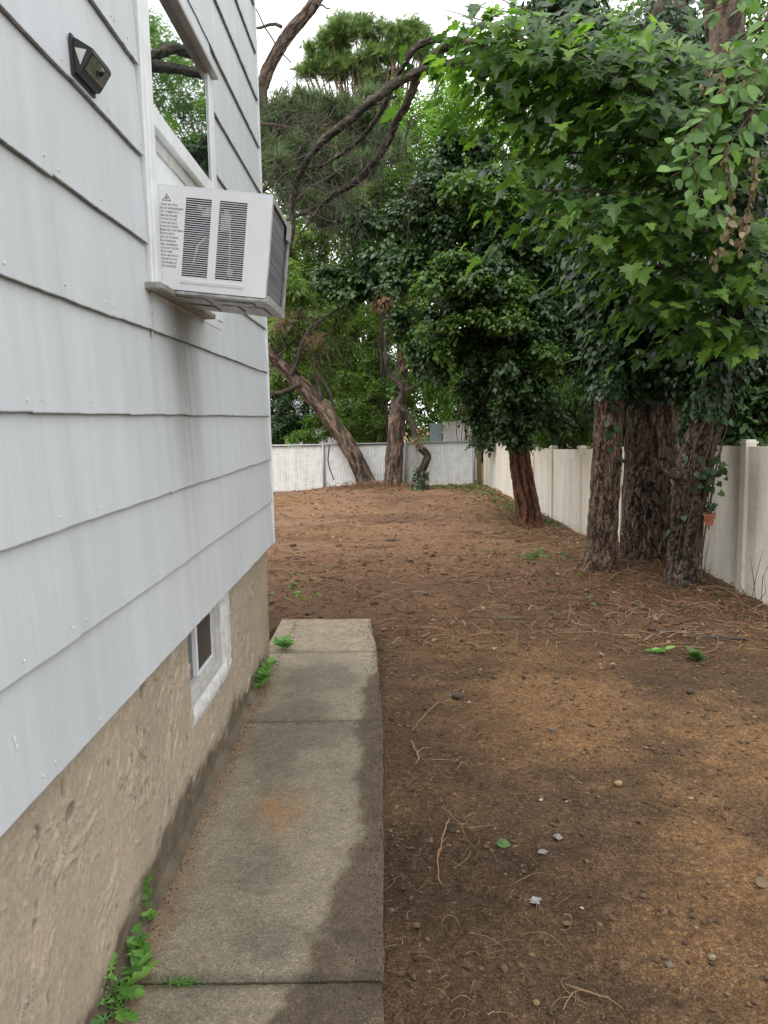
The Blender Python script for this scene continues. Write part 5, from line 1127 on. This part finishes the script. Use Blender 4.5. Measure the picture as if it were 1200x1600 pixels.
# single pieces lying about
def gz1(x, y): return float(ground(np.array([x]), np.array([y]))[0])
def lump(name, label, cat, px, py, s3, mat, seed, group=None):
    p = at_z(px, py, -.02); s3 = np.array(s3)*.78; r_ = np.random.RandomState(seed); th = np.linspace(0, np.pi, 9); V = []
    for a in th:
        for b in np.arange(14)/14*2*np.pi: V.append([math.sin(a)*math.cos(b), math.sin(a)*math.sin(b), math.cos(a)])
    V = np.array(V); V = V*(1+.28*fbm(V*1.3+seed, 3, seed))[:, None]; V = np.sign(V)*np.abs(V)**.85*np.array(s3)
    V = V + [p[0], p[1], gz1(p[0], p[1])+s3[2]*.5+.004]
    o = mesh(name, V, ringq(9, 14), mat, smooth=True, loc=(p[0], p[1], gz1(p[0], p[1]))); return tag(o, label, cat, group)
ST_D = simple('brown_stone', (.085, .06, .045), .85, nscale=60, amt=.4, bumpd=.004); ST_L = simple('pale_stone', (.27, .21, .145), .85, nscale=60, amt=.3, bumpd=.003); ST_Y = simple('yellowish_stone', (.33, .25, .12), .85, nscale=60, amt=.4, bumpd=.003); ST_G = simple('grey_stone', (.15, .12, .09), .85, nscale=60, amt=.3, bumpd=.003)
lump('stone', 'dark brown stone on the soil right of the path, near the middle', 'stone', 715, 1087, (.042, .028, .022), ST_D, 1, 'loose stones on the soil')
lump('stone', 'yellowish stone on the soil in the right foreground', 'stone', 966, 1223, (.022, .02, .014), ST_Y, 2, 'loose stones on the soil')
lump('stone', 'small pale stone nearest the bottom right corner', 'stone', 1112, 1497, (.016, .012, .009), ST_L, 3, 'loose stones on the soil')
lump('stone', 'grey stone half buried near the bottom right', 'stone', 1046, 1513, (.016, .013, .010), ST_G, 4, 'loose stones on the soil')
lump('stone', 'grey-brown pebble on the sandy patch right of the dark stone', 'stone', 863, 1142, (.022, .016, .014), ST_G, 5, 'loose stones on the soil')
lump('clod', 'big dark clod on the soil at the right, before the fence', 'clod', 1078, 1076, (.03, .022, .02), ST_D, 6)
lump('clod', 'dark clod in the middle of the far soil', 'clod', 610, 836, (.09, .05, .035), ST_D, 7)
MAT_PAPER = simple('pale_plastic_scrap', (.26, .25, .23), .5, nscale=50, amt=.3)
def scrap(name, label, cat, px, py, s_, seed, mat=MAT_PAPER, group='litter scraps on the soil'):
    p = at_z(px, py, -.015); r_ = np.random.RandomState(seed); n = 5; g_ = np.linspace(-.5, .5, n); X, Y = np.meshgrid(g_, g_); X, Y = X.ravel()+r_.normal(size=25)*.07, Y.ravel()+r_.normal(size=25)*.07
    Z = .22*fbm(np.stack([X*2.2+seed, Y*2.2, 0*X], 1), 3, seed) + .25; V = np.stack([X*s_[0], Y*s_[1], Z*s_[0]], 1); a = r_.rand()*3; V = V @ np.array([[math.cos(a), math.sin(a), 0], [-math.sin(a), math.cos(a), 0], [0, 0, 1]])
    i = (np.arange(4)[:, None]*5+np.arange(4)[None]).ravel(); b = np.array([p[0], p[1], gz1(p[0], p[1])+.004])
    V = np.concatenate([V, V-[0, 0, .0012]]) + b; Qd = np.stack([i, i+1, i+6, i+5], 1); o = mesh(name, V, np.concatenate([Qd, Qd[:, ::-1]+25]), mat, loc=b); return tag(o, label, cat, group)
scrap('paper_scrap', 'flat pale scrap lying nearest on the dark soil', 'scrap', 837, 1410, (.028, .034), 1)
scrap('paper_scrap', 'dull grey scrap just above the pale one', 'scrap', 848, 1337, (.03, .026), 2, simple('grey_scrap', (.24, .22, .20), .6, nscale=50, amt=.4))
scrap('paper_scrap', 'crumpled whitish scrap beside a root, farthest of the three', 'scrap', 871, 1311, (.034, .03), 3, simple('whitish_scrap', (.24, .22, .19), .6, nscale=50, amt=.4))
def single_leaf(label, px, py, sz, mat, tm, seed, tint_mesh='leaf_on_soil'):
    p = at_z(px, py, -.02); r_ = np.random.RandomState(seed); b = np.array([p[0], p[1], gz1(p[0], p[1])+.016]); D = norm(np.array([[r_.normal(), r_.normal(), .1]])); N = norm(np.array([[r_.normal()*.35, r_.normal()*.35-.2, 1.]])); X, Y, Z = leafframes(D, N); tv_, tt_ = tm
    V = b + sz*(tv_[:, :1]*X + tv_[:, 1:2]*Y + tv_[:, 2:]*Z); o = mesh('fallen_leaf', V, tt_, mat, attrs={'tint': np.full(len(V), .3)}, loc=b); return tag(o, label, 'leaf', 'fallen leaves')
single_leaf('pale green fallen leaf on the dark soil near the path', 776, 1326, .05, MAT_VINE, T_OVAL, 1)
single_leaf('dry tan fallen leaf at the right edge of the near soil', 1181, 1386, .05, MAT_DEAD, T_OVAL, 3)
# small plants at the right
def weed(name, label, base, specs, mat, tm, seed, group='weeds', cat='weed', stems=True):
    e = empty(name, root_of(base), label, cat, group); r_ = np.random.RandomState(seed); f = MB(); PP, DD, NN, SS = [], [], [], []
    for (dx, dy, h, n, sz, sp) in specs:
        top = np.array(base) + [dx, dy, h]
        if stems: f.tube([np.array(base)-[0, 0, .01], (np.array(base)+top)/2+r_.normal(size=3)*.006, top], [.0025, .002, .001], 5)
        for k in range(n):
            a = k*2.4+r_.rand(); q = np.array(base) + (top-np.array(base))*(.25+.75*(k+.5)/n); d_ = np.array([math.cos(a)*sp, math.sin(a)*sp, .5+.5*(1-sp)-.25*r_.rand()])
            PP.append(q); DD.append(d_/np.linalg.norm(d_)); NN.append(norm(np.array([0, -.25, 1.])+r_.normal(size=3)*.2)); SS.append(sz*r_.uniform(.7, 1.15))
    if stems: f.build('stem', mat, e)
    leaves('leaf_mass', e, mat, tm, np.array(PP), np.array(DD), np.array(NN), np.array(SS), r_, 300); return e
T_DANDE = fan([(0, .0), (.1, .03), (.2, .10), (.25, .05), (.4, .15), (.45, .07), (.6, .19), (.66, .10), (.8, .20), (.92, .11), (1, 0)], .5, .25, .30)
b1 = np.array([-.752, 1.87, .004]); weed('weed', 'toothed-leaf weed growing between foundation and path, nearest in the corner', b1, [(-.01, .0, .08, 5, .095, .7), (.02, -.03, .03, 5, .09, .95), (.0, .05, .06, 3, .095, .6), (.03, -.06, .02, 5, .08, 1.0)], MAT_WEED, T_DANDE, 1)
b2 = np.array([-.742, 2.03, .002]); weed('weed', 'broad-leaf clump in the gap beside the path, above the toothed weed', b2, [(.0, .02, .06, 6, .045, .8), (.02, -.02, .04, 5, .045, .9), (-.02, .04, .07, 4, .04, .6)], MAT_WEED, T_IVY, 2)
weed('weed', 'tuft of narrow blades beside the broad-leaf clump', np.array([-.722, 1.965, 0]), [(.0, .0, .03, 9, .06, .6)], MAT_WEED, T_LANCE, 12, stems=False)
b3 = np.array([-.770, 2.20, .01]); weed('weed', 'slender sprig climbing the foundation above the clump', b3, [(-.004, .02, .13, 11, .032, .8), (.02, -.03, .05, 6, .03, .9)], MAT_WEED, T_OVAL, 3)
b5 = np.array([-.770, 4.30, .0]); weed('weed', 'green weed at the foundation foot below the basement window', b5, [(.02, .0, .09, 8, .06, .8), (.03, .12, .11, 9, .06, .8), (-.0, -.12, .05, 6, .05, .8), (.03, .2, .08, 6, .05, .8)], MAT_WEED, T_OVAL, 4)
b6 = np.array([-.735, 5.02, .0]); weed('weed', 'yellow-green weed at the far foundation corner', b6, [(.0, .0, .07, 9, .06, .85), (.05, .0, .05, 7, .055, .9), (-.05, .03, .06, 7, .055, .9)], MAT_WEED, T_OVAL, 5)
e = empty('grass_tuft', (-.60, 1.952, 0), 'grass tuft growing in the path joint', 'grass tuft', 'weeds'); f = MB(); r_ = np.random.RandomState(6)
for k in range(90):
    x = -.60 + r_.normal()*.024; y = 1.95 + r_.normal()*.005; a = r_.rand()*6.28; L_ = r_.uniform(.015, .036); d_ = np.array([math.cos(a), math.sin(a), r_.uniform(.2, 1.1)]); d_ /= np.linalg.norm(d_); s_ = np.cross(d_, [0, 0, 1.]); s_ /= np.linalg.norm(s_); p0 = np.array([x, y, -.004])
    f.add([p0-s_*.0012, p0+s_*.0012, p0+d_*L_*.6+s_*.001, p0+d_*L_*.6-s_*.001, p0+d_*L_-[0, 0, L_*.25]], [[0, 1, 2, 3]], [[3, 2, 4]], a=r_.rand())
f.build('blades', MAT_WEED, e)['kind'] = 'stuff'
p = at_z(1028, 1020, -.05); weed('seedling', 'bright green torn sprig lying on the soil at right', np.array([p[0], p[1], gz1(p[0], p[1])]), [(-.04, 0, .03, 6, .075, 1.), (.05, .02, .03, 6, .075, 1.)], MAT_WEED, T_LANCE, 7)
p = at_z(1086, 1030, -.05); weed('seedling', 'dark ivy seedling on the soil right of the torn sprig', np.array([p[0], p[1], gz1(p[0], p[1])]), [(.0, 0, .06, 8, .075, .8), (.03, 0, .03, 5, .06, 1.)], MAT_MID, T_IVY, 8)
# pipe, board, sticks
def groundline(L, r, lift=.0):
    out = []
    for a, b in L:
        q = at_z(a, b, -.05); out.append([q[0], q[1], gz1(q[0], q[1])+r+.010+lift, r])
    return np.array(out)
f = MB(); limb(f, groundline([(1012, 984), (1060, 988), (1110, 992), (1168, 993)], .008), 8, .06); o = f.build('pipe', MAT_BLACK, smooth=True, loc=(2.1, 5.45, -.05)); tag(o, 'thin black pipe lying on the soil before the fence', 'pipe')
p = at_z(797, 968, -.05); o = MB().bbox(p[0]-.09, p[0]+.09, p[1]-.03, p[1]+.03, gz1(p[0], p[1])-.004, gz1(p[0], p[1])+.022, .004).build('board', MAT_WOODPOST, loc=(p[0], p[1], gz1(p[0], p[1]))); tag(o, 'short brown board scrap lying in the middle of the soil', 'board')
def stick(label, L, r, group='loose roots and sticks', name='stick', tint=.75, fork=None, lift=.0):
    r *= .62; G_ = groundline(L, r, lift); G_[-1, 3] = r*.3; f = MB(); Q = spline(G_, .025); Q[1:-1, :2] += rs.normal(size=(len(Q)-2, 2))*r*.9; Q[1:, 3] *= rs.uniform(.75, 1.2, len(Q)-1); f.tube(Q[:, :3], Q[:, 3], 6, a=tint)
    for fk in fork or []:
        H = groundline(fk, r*.6, lift); H[-1, 3] = r*.15; Q = spline(H, .025); f.tube(Q[:, :3], Q[:, 3], 5, a=tint)
    o = f.build(name, MAT_LITTER_ROOT, smooth=True, loc=tuple(G_[0, :3])); tag(o, label, 'root', group)
stick('branching pale root near the path, standing clear of the dark soil', [(702, 1300), (690, 1340), (683, 1370), (688, 1398), (694, 1402)], .004, name='root', fork=[[(690, 1340), (702, 1330)], [(683, 1370), (690, 1350), (700, 1345)]], lift=.012)
stick('long curved root below the seedling soil patch, left of the scraps', [(690, 1280), (720, 1308), (735, 1314), (770, 1310)], .003, name='root', fork=[[(720, 1308), (730, 1335), (745, 1350)]], lift=.01)
stick('long thin twig at the right of the near soil', [(1000, 1262), (1050, 1280), (1100, 1300), (1118, 1326)], .003, tint=.6)
stick('curved root near the bottom edge', [(882, 1557), (920, 1568), (950, 1580), (974, 1600)], .0032, name='root', tint=.85)
stick('pale root loop beside the path, left of the dark stone', [(645, 1150), (660, 1130), (680, 1110), (690, 1105)], .004, name='root', tint=.8)
stick('knotted pale root by the path edge', [(642, 1165), (650, 1185), (655, 1200), (648, 1210)], .006, name='root', tint=.85, fork=[[(655, 1195), (668, 1205)], [(652, 1190), (662, 1178), (675, 1182)]])
stick('straight grey stick across the middle soil, left of the board', [(720, 967), (745, 968), (770, 969)], .008, tint=.2)
stick('thick bent stick on the soil in front of the maple', [(1035, 976), (1060, 970), (1085, 960)], .012, tint=.5)
stick('long bowed twig before the vinyl fence', [(1085, 1027), (1110, 1022), (1122, 1010), (1118, 985)], .004, tint=.75, lift=.03)

# ------------------------------------------------------------------ hanging flower pot
MAT_POT = simple('terracotta_plastic', (.36, .115, .065), .55, nscale=40, amt=.2)
pp_ = at_y(1108, 810, 6.80); hp = empty('hanging_pot', root_of(pp_), 'small terracotta pot hanging on a chain from a knob of the maple trunk', 'flower pot')
f = MB(); prof = [(.030, -.062), (.045, .025), (.052, .025), (.054, .045), (.048, .045), (.042, .020), (.026, -.055)]; n = 20; V = []
for r, z in prof: V += [[pp_[0]+r*math.cos(t_), pp_[1]+r*math.sin(t_), pp_[2]+z] for t_ in np.arange(n)/n*2*np.pi]
V.append([pp_[0], pp_[1], pp_[2]-.062]); V.append([pp_[0], pp_[1], pp_[2]-.055])
f.add(V, ringq(len(prof), n), [[(k+1) % n, k, len(V)-2] for k in range(n)] + [[6*n+k, 6*n+(k+1) % n, len(V)-1] for k in range(n)]); f.build('pot', MAT_POT, hp, smooth=False)
f = MB(); top = at_y(1113, 750, 6.82)
for a in (0, 2.1, 4.2):
    q = np.array([pp_[0]+.05*math.cos(a), pp_[1]+.05*math.sin(a), pp_[2]+.045]); kn = np.array([pp_[0]+.01, pp_[1], pp_[2]+.15]); f.tube([q, (q+kn)/2+[.003, 0, .01], kn], .003, 5)
f.tube([np.array([pp_[0]+.01, pp_[1], pp_[2]+.15]), top*.5+np.array([pp_[0]+.01, pp_[1], pp_[2]+.15])*.5, top], .0032, 5)
f.tube([pp_-[0, 0, .06], pp_-[.0, 0, .085], pp_-[-.004, 0, .10]], .006, 5); f.build('chain', MAT_ACDARK, hp)
r_ = np.random.RandomState(3); n = 26; q = np.array([pp_[0]+.01, pp_[1], pp_[2]+.08]) + r_.normal(size=(n, 3))*[.016, .016, .05]
leaves('ivy_leaves', hp, MAT_IVY, T_IVY, q, norm(runit(r_, n)+[0, 0, -.6]), norm(runit(r_, n)+[0, -.8, .3]), .026+.015*r_.rand(n), r_, 0)
# dark ivy tuft on the knob above the pot and dry stalks by the fence
q0 = at_y(1114, 738, 6.8); tu = empty('ivy_tuft', root_of(q0), 'dark ivy tuft on the cut knob above the hanging pot', 'ivy', None)
n = 36; leaves('ivy_leaves', tu, MAT_DEEP, T_IVY, q0 + r_.normal(size=(n, 3))*[.05, .03, .075], norm(runit(r_, n)+[0, -.2, -.7]), norm(runit(r_, n)*.6+[0, -.8, .3]), .045+.03*r_.rand(n), r_, 60)
ds = empty('dry_stalks', (3.0, 6.6, -.1), 'dry bent stalks standing at the foot of the near fence post', 'plant'); f = MB()
for k in range(26):
    y = r_.uniform(6.0, 8.2); x = 3.72-.0818*y-.08-.12*r_.rand(); z = gz1(x, y); h = r_.uniform(.12, .5); a = r_.rand()*6.28
    p0 = np.array([x, y, z-.02]); p2 = p0 + [math.cos(a)*.14-.05, math.sin(a)*.14, h]; f.tube([p0, (p0+p2)/2+r_.normal(size=3)*.03, p2], [.0035, .003, .0012], 4, a=-.2)
f.build('stalks', MAT_STEM, ds)['kind'] = 'stuff'
# heap of torn bark and roots at the two back trunks
def mound(n): return rs.normal(size=n)*.45-.35, 18.0-np.abs(rs.normal(size=n))*.2
twigs(500, mound, .1, .5, .007, 'root_litter', 'reddish heap of torn roots at the foot of the two back trunks', (.2, .75), .7, .16)
